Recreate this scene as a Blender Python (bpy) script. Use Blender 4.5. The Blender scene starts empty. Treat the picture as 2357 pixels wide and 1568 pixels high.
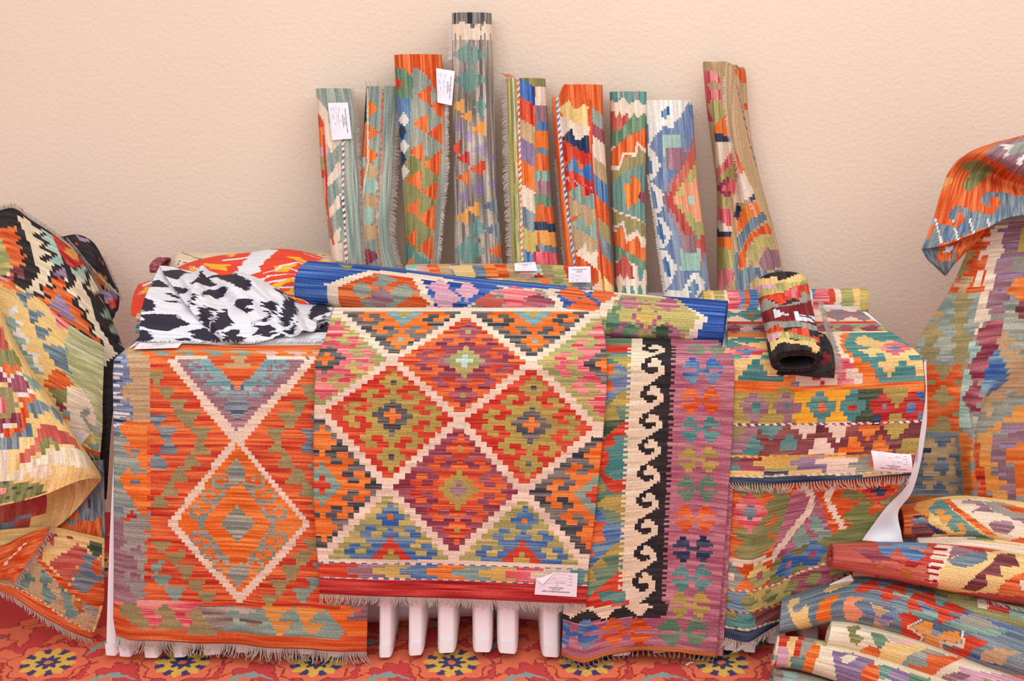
import bpy, bmesh, math, random
import numpy as np
from mathutils import Vector

# ------------------------------------------------------------------ camera numbers (measured from the photograph)
F, CX, CY = 2900.0, 1178.5, 784.0
TH = math.radians(15.1)
HC = 1.543
ct, st = math.cos(TH), math.sin(TH)

def proj(V):
    """world points -> measuring coordinates of the reference"""
    V = np.asarray(V, float)
    x, y, z = V[..., 0], V[..., 1], V[..., 2] - HC
    d = y * ct - z * st
    up = y * st + z * ct
    return np.stack([CX + F * x / d, CY - F * up / d], -1)

def ray(px, py):
    a, b = (np.asarray(px, float) - CX) / F, (CY - np.asarray(py, float)) / F
    return np.stack([a + 0 * b, ct + b * st + 0 * a, -st + b * ct + 0 * a], -1)

def atY(px, py, Y):
    r = ray(px, py)
    k = np.asarray(Y, float) / r[..., 1]
    return r * k[..., None] + np.array([0, 0, HC])

def atZ(px, py, Z):
    r = ray(px, py)
    k = (np.asarray(Z, float) - HC) / r[..., 2]
    return r * k[..., None] + np.array([0, 0, HC])

def lin(c):
    c = np.asarray(c, float) / 255.0
    return np.where(c <= .04045, c / 12.92, ((c + .055) / 1.055) ** 2.4)

scene = bpy.context.scene
COL = scene.collection
TOP = {}

# ------------------------------------------------------------------ palette: (colour, stria colour)
PAL = {
 'R': ((200, 52, 38), (226, 88, 58)), 'r': ((178, 38, 40), (214, 76, 66)), 'O': ((232, 104, 36), (244, 138, 66)),
 'o': ((214, 78, 34), (236, 122, 66)), 'F': ((204, 64, 42), (236, 116, 62)),
 'C': ((240, 212, 188), (232, 202, 176)), 'c': ((238, 218, 190), (226, 200, 164)), 'w': ((236, 226, 216), (222, 210, 200)),
 'G': ((190, 164, 82), (172, 148, 78)), 'g': ((122, 124, 72), (152, 144, 92)), 'e': ((92, 126, 98), (126, 148, 116)),
 'D': ((72, 72, 76), (134, 122, 114)), 'k': ((48, 42, 44), (62, 54, 54)), 'B': ((66, 104, 164), (120, 148, 170)),
 'b': ((44, 74, 150), (84, 118, 184)), 'N': ((44, 54, 82), (76, 84, 104)), 'T': ((74, 132, 128), (108, 150, 142)),
 't': ((126, 152, 138), (152, 172, 154)), 'J': ((150, 182, 166), (178, 198, 180)), 'K': ((218, 78, 92), (240, 146, 140)),
 'P': ((140, 58, 74), (176, 96, 104)), 'V': ((148, 104, 114), (170, 130, 134)), 'v': ((134, 106, 140), (164, 138, 160)),
 'Y': ((220, 176, 88), (184, 170, 100)), 'y': ((240, 200, 132), (232, 186, 112)), 'L': ((172, 92, 112), (196, 128, 138)),
 'l': ((212, 150, 168), (224, 172, 180)), 'E': ((136, 142, 128), (168, 166, 148)), 'S': ((100, 114, 128), (142, 150, 152)),
 's': ((132, 144, 134), (166, 170, 154)), 'W': ((204, 168, 126), (188, 150, 108)), 'A': ((186, 96, 44), (200, 116, 62)),
 'q': ((168, 146, 96), (150, 136, 92)), 'Q': ((204, 178, 104), (154, 154, 96)), 'M': ((206, 108, 88), (188, 74, 66)),
 'h': ((126, 112, 102), (176, 158, 144)), 'H': ((168, 156, 142), (146, 140, 130)), 'u': ((100, 134, 124), (130, 152, 140)),
 'm': ((122, 58, 62), (150, 86, 84)), 'X': ((238, 148, 60), (226, 160, 92)), 'x': ((228, 134, 96), (238, 160, 120)),
 'Z': ((120, 34, 40), (136, 46, 48)), 'n': ((104, 122, 160), (140, 150, 172)), 'i': ((230, 226, 230), (214, 210, 216)),
 'j': ((58, 52, 66), (50, 46, 58)), 'z': ((236, 72, 48), (228, 58, 40)), 'a': ((250, 180, 50), (246, 164, 40)),
 '2': ((112, 156, 162), (152, 180, 178)), '1': ((168, 162, 110), (198, 190, 150)),
 'd': ((64, 82, 62), (96, 104, 80)), 'f': ((228, 176, 160), (214, 150, 140)),
}
KEYS = list(PAL)
KI = {k: i for i, k in enumerate(KEYS)}
PA = np.array([PAL[k][0] for k in KEYS], float)
PB = np.array([PAL[k][1] for k in KEYS], float)

def pip(X, Y, pts):
    ins = np.zeros(X.shape, bool)
    n = len(pts)
    for i in range(n):
        x1, y1 = pts[i]; x2, y2 = pts[(i + 1) % n]
        if y1 == y2: continue
        c = (y1 > Y) != (y2 > Y)
        ins ^= c & (X < (x2 - x1) * (Y - y1) / (y2 - y1) + x1)
    return ins

class Paint:
    """fills woven design areas on the faces of one cloth; D holds design coordinates of its face centres"""
    def __init__(s, D, base='C', axis=0, seed=0, b=(1, 1), amp=1.0):
        s.D = D; s.H, s.W = D.shape[:2]; s.axis = axis; s.rng = np.random.default_rng(seed); s.b = b; s.amp = amp
        s.I = np.full((s.H, s.W), KI[base]); s._c = {}; s.X = D[..., 0]; s.Y = D[..., 1]
        s.X, s.Y = s.blk(b)
        s.clip = None
    def blk(s, b):
        if b not in s._c:
            bh, bw = b
            i = np.minimum(np.arange(s.H) // bh * bh + bh // 2, s.H - 1); j = np.minimum(np.arange(s.W) // bw * bw + bw // 2, s.W - 1)
            d = s.D[i][:, j]
            s._c[b] = (d[..., 0], d[..., 1])
        return s._c[b]
    def put(s, m, c):
        if s.clip is not None: m = m & s.clip
        s.I[m] = KI[c]
    def poly(s, pts, c):
        s.put(pip(s.X, s.Y, pts), c)
        return s
    def rect(s, x0, y0, x1, y1, c):
        s.put((s.X >= x0) & (s.X < x1) & (s.Y >= y0) & (s.Y < y1), c); return s
    def dia(s, cx, cy, rx, ry, c, c2=None, w=.3):
        q = abs(s.X - cx) / rx + abs(s.Y - cy) / ry
        s.put(q < 1, c)
        if c2: s.put(q < 1 - w, c2)
        return s
    def line(s, pts, w, c):
        for (x1, y1), (x2, y2) in zip(pts[:-1], pts[1:]):
            dx, dy = x2 - x1, y2 - y1; L = dx * dx + dy * dy + 1e-9
            t = np.clip(((s.X - x1) * dx + (s.Y - y1) * dy) / L, 0, 1)
            s.put((s.X - x1 - t * dx) ** 2 + (s.Y - y1 - t * dy) ** 2 < (w / 2) ** 2, c)
        return s
    def stamp(s, rows, x0, y0, cw, ch, pal=None, fx=False, fy=False, sk=0.0):
        if isinstance(rows, str): rows = rows.split()
        X, Y = s.D[..., 0], s.D[..., 1]
        n, m = len(rows), max(len(r) for r in rows)
        i = np.floor((Y - y0 - sk * (X - x0)) / ch).astype(int); j = np.floor((X - x0) / cw).astype(int)
        ok = (i >= 0) & (i < n) & (j >= 0) & (j < m)
        T = np.full((n, m), -1)
        for a, r in enumerate(rows):
            for q, chx in enumerate(r):
                k = (pal or {}).get(chx, chx)
                if k not in ('.', None): T[a, q] = KI[k]
        if fx: T = T[:, ::-1]
        if fy: T = T[::-1]
        v = np.where(ok, T[np.clip(i, 0, n - 1), np.clip(j, 0, m - 1)], -1)
        g = v >= 0
        if s.clip is not None: g &= s.clip
        s.I[g] = v[g]
        return s
    def cord(s, pts, w, c1, c2, p=9):
        """a twisted two-colour cord sewn along a line"""
        X, Y = s.D[..., 0], s.D[..., 1]
        acc = 0
        for (x1, y1), (x2, y2) in zip(pts[:-1], pts[1:]):
            dx, dy = x2 - x1, y2 - y1; L = math.hypot(dx, dy) + 1e-9
            t = ((X - x1) * dx + (Y - y1) * dy) / L
            q = ((X - x1) * dy - (Y - y1) * dx) / L
            m = (t >= -1) & (t <= L + 1) & (abs(q) < w / 2)
            ph = np.floor((t + acc + q) / p) % 2 == 0
            s.put(m & ph, c1); s.put(m & ~ph, c2); acc += L
        return s
    def rgb(s):
        H, W, rng = s.H, s.W, s.rng
        n, m = (H, W) if s.axis == 0 else (W, H)
        seg = np.repeat(rng.random((n // 3 + 2, 7)), 3, 0)[:n]
        seg2 = rng.random((n, 9))
        xs = np.linspace(0, 6, m); ys = np.linspace(0, 8, m)
        def it(a, q):
            k = np.minimum(q.astype(int), a.shape[1] - 2); f = (q - k)
            return a[:, k] * (1 - f) + a[:, k + 1] * f
        r = .55 * it(seg, xs) + .45 * it(seg2, ys)
        r = np.clip((r - .5) * 3.0 + .5, -.25, 1.2)
        br = 1 + .16 * (it(seg2[:, ::-1].copy(), ys) - .5) + .10 * (it(seg[:, ::-1].copy(), xs) - .5)
        if s.axis: r = r.T; br = br.T
        # each colour region reads the striae at its own offset
        k = s.I
        sh = (k * 7) % 13
        ii, jj = np.indices(k.shape)
        if s.axis == 0: r = r[(ii + sh) % H, jj]; br = br[(ii + sh) % H, jj]
        else: r = r[ii, (jj + sh) % W]; br = br[ii, (jj + sh) % W]
        r = r[..., None] * s.amp
        c = PA[k] * (1 - r) + PB[k] * r
        c = c * (1 + (br[..., None] - 1) * min(s.amp, 1)) * (1 + .07 * (rng.random((H, W, 1)) - .5))
        lum = (c * np.array([.3, .59, .11])).sum(-1, keepdims=True)
        c = c * .93 + lum * .07
        c = 255 * np.clip(c / 255, 0, 1) ** 1.0
        return lin(np.clip(c, 0, 255))

# ------------------------------------------------------------------ materials
def nt(name):
    m = bpy.data.materials.new(name); m.use_nodes = True
    t = m.node_tree; b = t.nodes['Principled BSDF']
    return m, t, b

def plain(name, c, rough=.8, bump=None, var=0.0, spec=.2):
    m, t, b = nt(name)
    b.inputs['Base Color'].default_value = (*lin(c), 1); b.inputs['Roughness'].default_value = rough
    b.inputs['Specular IOR Level'].default_value = spec
    tc = t.nodes.new('ShaderNodeTexCoord')
    n = t.nodes.new('ShaderNodeTexNoise'); n.inputs['Scale'].default_value = bump[0] if bump else 20; n.inputs['Detail'].default_value = 4
    t.links.new(tc.outputs['Object'], n.inputs['Vector'])
    if bump:
        bp = t.nodes.new('ShaderNodeBump'); bp.inputs['Strength'].default_value = bump[1]; bp.inputs['Distance'].default_value = bump[2]
        t.links.new(n.outputs['Fac'], bp.inputs['Height']); t.links.new(bp.outputs['Normal'], b.inputs['Normal'])
    if var:
        r = t.nodes.new('ShaderNodeMixRGB'); r.blend_type = 'MULTIPLY'; r.inputs['Fac'].default_value = var
        r.inputs['Color1'].default_value = (*lin(c), 1); t.links.new(n.outputs['Color'], r.inputs['Color2'])
        t.links.new(r.outputs['Color'], b.inputs['Base Color'])
    return m

def woven(name, su, sv, strength, rough=.95, tint=.22):
    """face colours of the weave, broken up by ribs and yarn fleck"""
    m, t, b = nt(name)
    b.inputs['Roughness'].default_value = rough; b.inputs['Specular IOR Level'].default_value = .08
    at = t.nodes.new('ShaderNodeAttribute'); at.attribute_name = 'Col'
    uv = t.nodes.new('ShaderNodeUVMap'); uv.uv_map = 'UVMap'
    mp = t.nodes.new('ShaderNodeMapping'); mp.inputs['Scale'].default_value = (su, sv, 1)
    t.links.new(uv.outputs['UV'], mp.inputs['Vector'])
    n = t.nodes.new('ShaderNodeTexNoise'); n.inputs['Scale'].default_value = 1; n.inputs['Detail'].default_value = 2
    t.links.new(mp.outputs['Vector'], n.inputs['Vector'])
    mx = t.nodes.new('ShaderNodeMixRGB'); mx.blend_type = 'OVERLAY'; mx.inputs['Fac'].default_value = tint * 2.2
    t.links.new(at.outputs['Color'], mx.inputs['Color1']); t.links.new(n.outputs['Fac'], mx.inputs['Color2'])
    t.links.new(mx.outputs['Color'], b.inputs['Base Color'])
    bp = t.nodes.new('ShaderNodeBump'); bp.inputs['Strength'].default_value = strength; bp.inputs['Distance'].default_value = .0024
    t.links.new(n.outputs['Fac'], bp.inputs['Height']); t.links.new(bp.outputs['Normal'], b.inputs['Normal'])
    return m

M_KILIM = woven('woven_wool_weft_across', 230, 430, 1.0)
M_KILIM_T = woven('woven_wool_weft_along', 430, 230, 1.0)
M_CLOTH = woven('smooth_cotton_print', 900, 900, .12, .6, .04)
M_PAPER = plain('white_paper', (244, 232, 238), .7)
M_INK = plain('black_ink', (40, 36, 44), .8)
M_PEN = plain('faded_blue_ink', (176, 170, 205), .8)
M_RULE = plain('grey_ruled_line', (176, 165, 172), .8)
M_FRINGE = plain('grey_cotton_fringe', (196, 178, 166), .9, (300, .4, .002), .25)
M_FRINGE_D = plain('dark_cotton_fringe', (150, 136, 128), .9, (300, .4, .002), .3)
M_FRINGE_W = plain('white_cotton_fringe', (226, 214, 206), .9, (300, .4, .002), .2)
M_WHITE = plain('white_table_linen', (252, 247, 249), .75, (500, .1, .001))

# ------------------------------------------------------------------ object helpers
ORG = {}
def link(name, me, mat, parent=None, origin=None):
    o = bpy.data.objects.new(name, me); COL.objects.link(o)
    if mat: me.materials.append(mat)
    co = np.empty(len(me.vertices) * 3); me.vertices.foreach_get('co', co); co = co.reshape(-1, 3)
    if origin is None:
        lo, hi = co.min(0), co.max(0); origin = np.array([(lo[0] + hi[0]) / 2, (lo[1] + hi[1]) / 2, lo[2]])
    co -= origin; me.vertices.foreach_set('co', co.ravel()); me.update()
    ORG[o] = np.array(origin)
    if parent is not None:
        o.parent = parent; o.location = Vector(origin - ORG[parent])
    else:
        o.location = Vector(origin)
    return o

def tag(o, label, cat, group=None):
    o['label'] = label; o['category'] = cat
    if group: o['group'] = group
    return o

def struct(o):
    o['kind'] = 'structure'; return o

def grid_mesh(V, rgb=None, flip=False, uv=None):
    """V: (n,m,3) vertex grid -> quad mesh with face colours and a metric UV map"""
    n, m = V.shape[:2]
    me = bpy.data.meshes.new('cloth')
    idx = np.arange(n * m).reshape(n, m)
    a, b, c, d = idx[:-1, :-1], idx[:-1, 1:], idx[1:, 1:], idx[1:, :-1]
    q = np.stack([a, b, c, d] if flip else [a, d, c, b], -1).reshape(-1, 4)
    me.vertices.add(n * m); me.vertices.foreach_set('co', V.reshape(-1, 3).ravel())
    me.loops.add(q.size); me.loops.foreach_set('vertex_index', q.ravel().astype(np.int32))
    me.polygons.add(len(q)); me.polygons.foreach_set('loop_start', (np.arange(len(q)) * 4).astype(np.int32))
    me.polygons.foreach_set('use_smooth', np.ones(len(q), bool))
    me.update(calc_edges=True)
    if rgb is not None:
        at = me.attributes.new('Col', 'FLOAT_COLOR', 'FACE')
        at.data.foreach_set('color', np.concatenate([rgb.reshape(-1, 3), np.ones((len(q), 1))], 1).ravel().astype(np.float32))
    if uv is None:
        su = np.concatenate([[0], np.cumsum(np.linalg.norm(np.diff(V[n // 2], axis=0), axis=1))])
        sv = np.concatenate([[0], np.cumsum(np.linalg.norm(np.diff(V[:, m // 2], axis=0), axis=1))])
        uv = np.stack(np.broadcast_arrays(su[None, :], sv[:, None]), -1)
    l = me.uv_layers.new(name='UVMap')
    l.data.foreach_set('uv', uv.reshape(-1, 2)[q.ravel()].ravel().astype(np.float32))
    me.validate()
    return me

def centres(V):
    return (V[:-1, :-1] + V[1:, :-1] + V[:-1, 1:] + V[1:, 1:]) / 4

def sheet(name, V, paint, mat, thick=.004, flip=False, parent=None, off=-1):
    """links a painted cloth as one object; paint(Paint) fills the design"""
    o = link(name, grid_mesh(V, paint.rgb(), flip), mat, parent)
    s = o.modifiers.new('thickness', 'SOLIDIFY'); s.thickness = thick; s.offset = off
    return o

def tube_mesh(paths, radii, sides=3):
    """several thin strands as one mesh"""
    vs, fs = [], []
    for P, r in zip(paths, radii):
        P = np.asarray(P, float); n = len(P)
        T = np.gradient(P, axis=0); T /= np.linalg.norm(T, axis=1)[:, None] + 1e-12
        ref = np.array([0.31, -.9, .3]); A = np.cross(T, ref); A /= np.linalg.norm(A, axis=1)[:, None] + 1e-12; Bn = np.cross(T, A)
        rr = np.linspace(r, r * .6, n)[:, None]
        o = len(vs)
        for k in range(n):
            for q in range(sides):
                a = 2 * math.pi * q / sides
                vs.append(P[k] + rr[k] * (math.cos(a) * A[k] + math.sin(a) * Bn[k]))
        for k in range(n - 1):
            for q in range(sides):
                q2 = (q + 1) % sides
                fs.append((o + k * sides + q, o + k * sides + q2, o + (k + 1) * sides + q2, o + (k + 1) * sides + q))
    me = bpy.data.meshes.new('strands'); me.from_pydata([tuple(v) for v in vs], [], fs); me.update()
    return me

def fringe(parent, E, dirv, length, step=.0045, mat=None, r=.0013, seed=0, tuft=1, sway=.35):
    """loose warp ends along the edge polyline E (world points)"""
    rng = np.random.default_rng(seed); E = np.asarray(E, float)
    s = np.concatenate([[0], np.cumsum(np.linalg.norm(np.diff(E, axis=0), axis=1))])
    n = max(4, int(s[-1] / step)); d0 = np.asarray(dirv, float); d0 /= np.linalg.norm(d0)
    al = (E[-1] - E[0]) / (np.linalg.norm(E[-1] - E[0]) + 1e-9)
    paths, rad = [], []
    lean = rng.normal(0, .25)
    for i in range(n):
        q = s[-1] * (i + .5) / n
        p = np.array([np.interp(q, s, E[:, k]) for k in range(3)])
        lean = .85 * lean + rng.normal(0, .16)
        for t in range(tuft):
            L = length * rng.uniform(.7, 1.1); sd = lean * sway * 2 + rng.normal(0, .12)
            e = np.cross(d0, al)
            pts = []
            for k in range(4):
                f = k / 3
                pts.append(p + d0 * L * f * (1 - .12 * f) + al * sd * L * f * f + e * rng.normal(0, .08) * L * f)
            paths.append(pts); rad.append(r * rng.uniform(.75, 1.15))
    return link('fringe', tube_mesh(paths, rad), mat or M_FRINGE, parent)

_txt = {}
def text_mesh(s, bold=False):
    if (s, bold) in _txt: return _txt[(s, bold)]
    cu = bpy.data.curves.new('lettering', 'FONT'); cu.body = s; cu.size = 1; cu.resolution_u = 2
    if bold: cu.offset = .018
    o = bpy.data.objects.new('lettering', cu); COL.objects.link(o)
    dg = bpy.context.evaluated_depsgraph_get(); dg.update()
    me = bpy.data.meshes.new_from_object(o.evaluated_get(dg))
    v = np.empty(len(me.vertices) * 3); me.vertices.foreach_get('co', v); v = v.reshape(-1, 3)
    f = [tuple(p.vertices) for p in me.polygons]
    bpy.data.objects.remove(o); bpy.data.curves.remove(cu); bpy.data.meshes.remove(me)
    _txt[(s, bold)] = (v, f, v[:, 0].max() if len(v) else 0)
    return _txt[(s, bold)]

# text lines of the carpet tag: (x, y, size, text, bold, centred) on a unit 1.75 x 1 card, y down from the top edge
TAGTXT = [(.875, .20, .070, 'HAND KNOTTED ORIENTAL CARPET', True, True), (.875, .275, .056, '100% Wool Pile', True, True), (.875, .36, .066, 'MADE IN PAKISTAN', True, True),
          (.22, .50, .058, 'Piece No', False, False), (.22, .63, .058, 'Size', False, False), (.22, .76, .058, 'Rate No', False, False), (.9, .765, .058, 'Colour', False, False), (.22, .885, .058, 'Design', False, False)]
TAGPEN = [(.8, .48, .11, '39', False, False), (.5, .61, .11, '0.98 x 0.6', False, False), (.55, .87, .10, '1024', False, False)]
TAGRULE = [(.47, .535, .9), (.38, .66, 1.05), (.47, .79, .35), (1.1, .79, .4), (.45, .915, 1.0)]

def paper_tag(parent, TL, TR, BR, BL, curl=None, lettering=True, bend=0.0, nrm=(0, -1, .1)):
    """a printed card; TL.. are the world corners of the card as its own text reads. curl folds the named corner over"""
    TL, TR, BR, BL = [np.asarray(p, float) for p in (TL, TR, BR, BL)]
    nv = np.asarray(nrm, float); nv /= np.linalg.norm(nv)
    def at(u, v):   # u 0..1 right, v 0..1 down
        p = TL * (1 - u) * (1 - v) + TR * u * (1 - v) + BR * u * v + BL * (1 - u) * v
        return p + nv * (.002 + bend * 4 * (v * (1 - v)) + bend * .8 * math.sin(u * 5))
    n = 9
    vs, fs = [], []
    for i in range(n):
        for j in range(n): vs.append(at(j / (n - 1), i / (n - 1)))
    for i in range(n - 1):
        for j in range(n - 1):
            fs.append((i * n + j, (i + 1) * n + j, (i + 1) * n + j + 1, i * n + j + 1))
    if curl:  # the corner beyond the crease line is folded over the face of the card
        (u1, v1), (u2, v2), (cu_, cv_), (fu, fv) = curl
        def cut(f):
            c = np.mean([[(k % n) / (n - 1), (k // n) / (n - 1)] for k in f], 0)
            def side(a, b): return (u2 - u1) * (b - v1) - (v2 - v1) * (a - u1)
            return side(*c) * side(cu_, cv_) > 0
        fs = [f for f in fs if not cut(f)]
        o = len(vs); vs += [at(u1, v1) + nv * .001, at(u2, v2) + nv * .001, at(fu, fv) + nv * .006]
        fs.append((o, o + 1, o + 2))
        # fill strip up to the crease
        vs += [at(u1, v1), at(u2, v2)]
    me = bpy.data.meshes.new('card'); me.from_pydata([tuple(v) for v in vs], [], fs); me.update()
    card = link('price_tag', me, M_PAPER, parent)
    card['label'] = 'white printed paper tag'
    if lettering:
        def blob(lines, mat, name):
            av, af = [], []
            for (x, y, sz, s, bold, cen) in lines:
                v, f, w = text_mesh(s, bold); o = len(av); x0 = x - w * sz / 2 if cen else x
                for q in v:
                    p = at(np.clip((x0 + q[0] * sz) / 1.75, 0, 1), np.clip(y - q[1] * sz, 0, 1)) + nv * .0007; av.append(tuple(p))
                af += [tuple(o + k for k in t) for t in f]
            m = bpy.data.meshes.new(name); m.from_pydata(av, [], af); m.update()
            return link(name, m, mat, card)
        ok = lambda l: not (curl and ((l[0] > 1.0 and l[1] > .75) or (l[3] == '1024')))
        blob([l for l in TAGTXT if ok(l) or not curl], M_INK, 'printed_text')
        blob([l for l in TAGPEN if ok(l) or not curl], M_PEN, 'handwritten_numbers')
        av, af = [], []
        for (x, y, w) in TAGRULE:
            if curl: w = min(w, 1.75 * .62 - x + .2)
            o = len(av)
            for (a, b) in ((x, y), (x + w, y), (x + w, y + .008), (x, y + .008)): av.append(tuple(at(min(a / 1.75, 1), b) + nv * .0006))
            af.append((o, o + 1, o + 2, o + 3))
        m = bpy.data.meshes.new('rules'); m.from_pydata(av, [], af); m.update(); link('ruled_lines', m, M_RULE, card)
    return card

# ------------------------------------------------------------------ cloth generators
def path_points(path, n_round=0):
    return np.asarray(path, float)

def catmull(P, n):
    """smooth resample of control points P (k,d) to n samples, evenly in arclength"""
    P = np.asarray(P, float); k = len(P)
    Q = np.vstack([2 * P[0] - P[1], P, 2 * P[-1] - P[-2]])
    out = []
    for i in range(k - 1):
        p0, p1, p2, p3 = Q[i:i + 4]
        t = np.linspace(0, 1, 24, endpoint=False)[:, None]
        out.append(.5 * ((2 * p1) + (-p0 + p2) * t + (2 * p0 - 5 * p1 + 4 * p2 - p3) * t ** 2 + (-p0 + 3 * p1 - 3 * p2 + p3) * t ** 3))
    out = np.vstack(out + [P[-1:]])
    s = np.concatenate([[0], np.cumsum(np.linalg.norm(np.diff(out, axis=0), axis=1))])
    q = np.linspace(0, s[-1], n)
    return np.stack([np.interp(q, s, out[:, d]) for d in range(P.shape[1])], -1)

def hang(path, L, R, W, Hn, bottom=None, wave=None):
    """cloth over a table edge. path: (Y,z) samples from the back edge over the front edge to the hem; L,R: edge tables (py, px);
    bottom: (px, py) of the hem; wave(u,t) -> forward offset"""
    path = np.asarray(path, float)
    s = np.concatenate([[0], np.cumsum(np.linalg.norm(np.diff(path, axis=0), axis=1))])
    pyp = proj(np.stack([0 * path[:, 0], path[:, 0], path[:, 1]], -1))[:, 1]
    L, R = np.asarray(L, float), np.asarray(R, float)
    V = np.zeros((Hn + 1, W + 1, 3)); D = np.zeros((Hn + 1, W + 1, 2))
    for j in range(W + 1):
        u = j / W
        end = s[-1]
        if bottom is not None:
            bx = L[-1, 1] * (1 - u) + R[-1, 1] * u
            by = np.interp(bx, [p[0] for p in bottom], [p[1] for p in bottom])
            end = np.interp(by, pyp, s)
        q = np.linspace(0, end, Hn + 1)
        Y = np.interp(q, s, path[:, 0]); z = np.interp(q, s, path[:, 1]); py = np.interp(q, s, pyp)
        px = np.interp(py, L[:, 0], L[:, 1]) * (1 - u) + np.interp(py, R[:, 0], R[:, 1]) * u
        d = Y * ct - (z - HC) * st
        V[:, j, 0] = (px - CX) / F * d; V[:, j, 1] = Y; V[:, j, 2] = z
        D[:, j, 0] = px; D[:, j, 1] = py
        if wave: V[:, j, 1] -= wave(u, q / s[-1])
    return V, centres(D)

def net(ctrl, n, m):
    """smooth surface through a control net of (px, py, Y) rows; returns vertices and design coordinates"""
    A = np.asarray(ctrl, float)
    if A.shape[2] == 3:
        Wd = atY(A[..., 0], A[..., 1], A[..., 2])
    A1 = np.stack([catmull_u(Wd[i], m) for i in range(Wd.shape[0])])
    V = np.stack([catmull_u(A1[:, j], n) for j in range(m)], 1)
    return V, proj(centres(V))

def catmull_u(P, n):
    P = np.asarray(P, float); k = len(P)
    Q = np.vstack([2 * P[0] - P[1], P, 2 * P[-1] - P[-2]])
    x = np.linspace(0, k - 1, n); i = np.minimum(x.astype(int), k - 2); t = (x - i)[:, None]
    p0, p1, p2, p3 = Q[i], Q[i + 1], Q[i + 2], Q[i + 3]
    return .5 * ((2 * p1) + (-p0 + p2) * t + (2 * p0 - 5 * p1 + 4 * p2 - p3) * t ** 2 + (-p0 + 3 * p1 - 3 * p2 + p3) * t ** 3)

def roll(axis, f1, f2, r1, r2, turns=2.2, phi0=0.0, sgn=1, n=140, around=110, gap=.006, power=2.4, flap=0.0, r1e=None, r2e=None, lump=.012, seed=0):
    """rolled cloth: spiral section in the frame (f1,f2) swept along the axis polyline. phi0 is where the loose edge lies.
    returns the vertex grid (n along the axis, m from the loose edge inwards)"""
    rng = np.random.default_rng(seed)
    Ax = catmull(axis, n + 1)
    f1 = np.asarray(f1, float); f2 = np.asarray(f2, float); f1 /= np.linalg.norm(f1); f2 /= np.linalg.norm(f2)
    t1 = np.linspace(0, 1.12, int(around * 1.12)); t2 = np.linspace(1.12, max(turns, 1.2), int(max(turns - 1.12, .1) * around * .45) + 3)[1:]
    t = np.concatenate([t1, t2])
    a = phi0 + sgn * 2 * math.pi * t
    ca, sa = np.cos(a), np.sin(a)
    ex = 2 / power
    c1 = np.sign(ca) * abs(ca) ** ex; c2 = np.sign(sa) * abs(sa) ** ex
    q = np.linspace(0, 1, n + 1)
    R1 = np.interp(q, np.linspace(0, 1, len(np.atleast_1d(r1))), np.atleast_1d(r1)); R2 = np.interp(q, np.linspace(0, 1, len(np.atleast_1d(r2))), np.atleast_1d(r2))
    ph = rng.random(6) * 6.28
    V = np.zeros((n + 1, len(t), 3))
    for k in range(len(t)):
        lp = 1 + lump * (np.sin(q * 7 + ph[0] + 2 * a[k]) + np.sin(q * 13 + ph[1] - a[k]) * .6)
        sh = gap * t[k]
        o1 = np.maximum(R1 * lp - sh, .004) * c1[k]; o2 = np.maximum(R2 * lp - sh, .004) * c2[k]
        V[:, k] = Ax + o1[:, None] * f1 + o2[:, None] * f2
    if flap:  # the loose edge stands a little away from the roll
        w = np.clip(1 - t / .12, 0, 1) ** 2 * flap
        nrm = (c1[:, None] * f1 + c2[:, None] * f2)
        V += (w[:, None] * nrm)[None]
    return V
# ================================================================== the setting
YW = 3.66
def plane_grid(xs, f, zs, flip=False):
    V = np.array([[f(x, z) for x in xs] for z in zs]); return V

V = np.array([[(x, YW, z) for x in np.linspace(-3, 3, 13)] for z in np.linspace(3.2, 0, 8)])
m, t, b = nt('peach_plaster')
b.inputs['Roughness'].default_value = .9; b.inputs['Specular IOR Level'].default_value = .1
tc = t.nodes.new('ShaderNodeTexCoord')
n1 = t.nodes.new('ShaderNodeTexNoise'); n1.inputs['Scale'].default_value = 85; n1.inputs['Detail'].default_value = 5; n1.inputs['Roughness'].default_value = .55
n2 = t.nodes.new('ShaderNodeTexNoise'); n2.inputs['Scale'].default_value = 1.3; n2.inputs['Detail'].default_value = 2
t.links.new(tc.outputs['Object'], n1.inputs['Vector']); t.links.new(tc.outputs['Object'], n2.inputs['Vector'])
cr = t.nodes.new('ShaderNodeValToRGB'); cr.color_ramp.elements[0].position = .3; cr.color_ramp.elements[1].position = .7
cr.color_ramp.elements[0].color = (*lin((237, 213, 191)), 1); cr.color_ramp.elements[1].color = (*lin((241, 218, 197)), 1)
t.links.new(n2.outputs['Fac'], cr.inputs['Fac']); t.links.new(cr.outputs['Color'], b.inputs['Base Color'])
bp = t.nodes.new('ShaderNodeBump'); bp.inputs['Strength'].default_value = .55; bp.inputs['Distance'].default_value = .005
t.links.new(n1.outputs['Fac'], bp.inputs['Height']); t.links.new(bp.outputs['Normal'], b.inputs['Normal'])
struct(link('wall_back', grid_mesh(V), m))

# ------------------------------------------------------------------ patterned carpet on the floor
xs = np.concatenate([np.arange(-3, -1.5, .02), np.arange(-1.5, 1.5, .0034), np.arange(1.5, 3.01, .02)]); ys = np.concatenate([[-.6], np.arange(.6, 2.56, .014), np.arange(2.56, 3.2, .0034), np.arange(3.2, YW, .02), [YW]])
V = np.stack(np.broadcast_arrays(xs[None, :], ys[:, None], 0.0), -1)
Dm = centres(V); X, Y = Dm[..., 0], Dm[..., 1]
rg = np.random.default_rng(5)
per = .325
kx = np.floor((X + .47 + per / 2) / per).astype(int)
cxk = kx * per - .47
ny = np.floor((Y - 2.735 + .28) / .56).astype(int)
cyk = ny * .56 + 2.735
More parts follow.
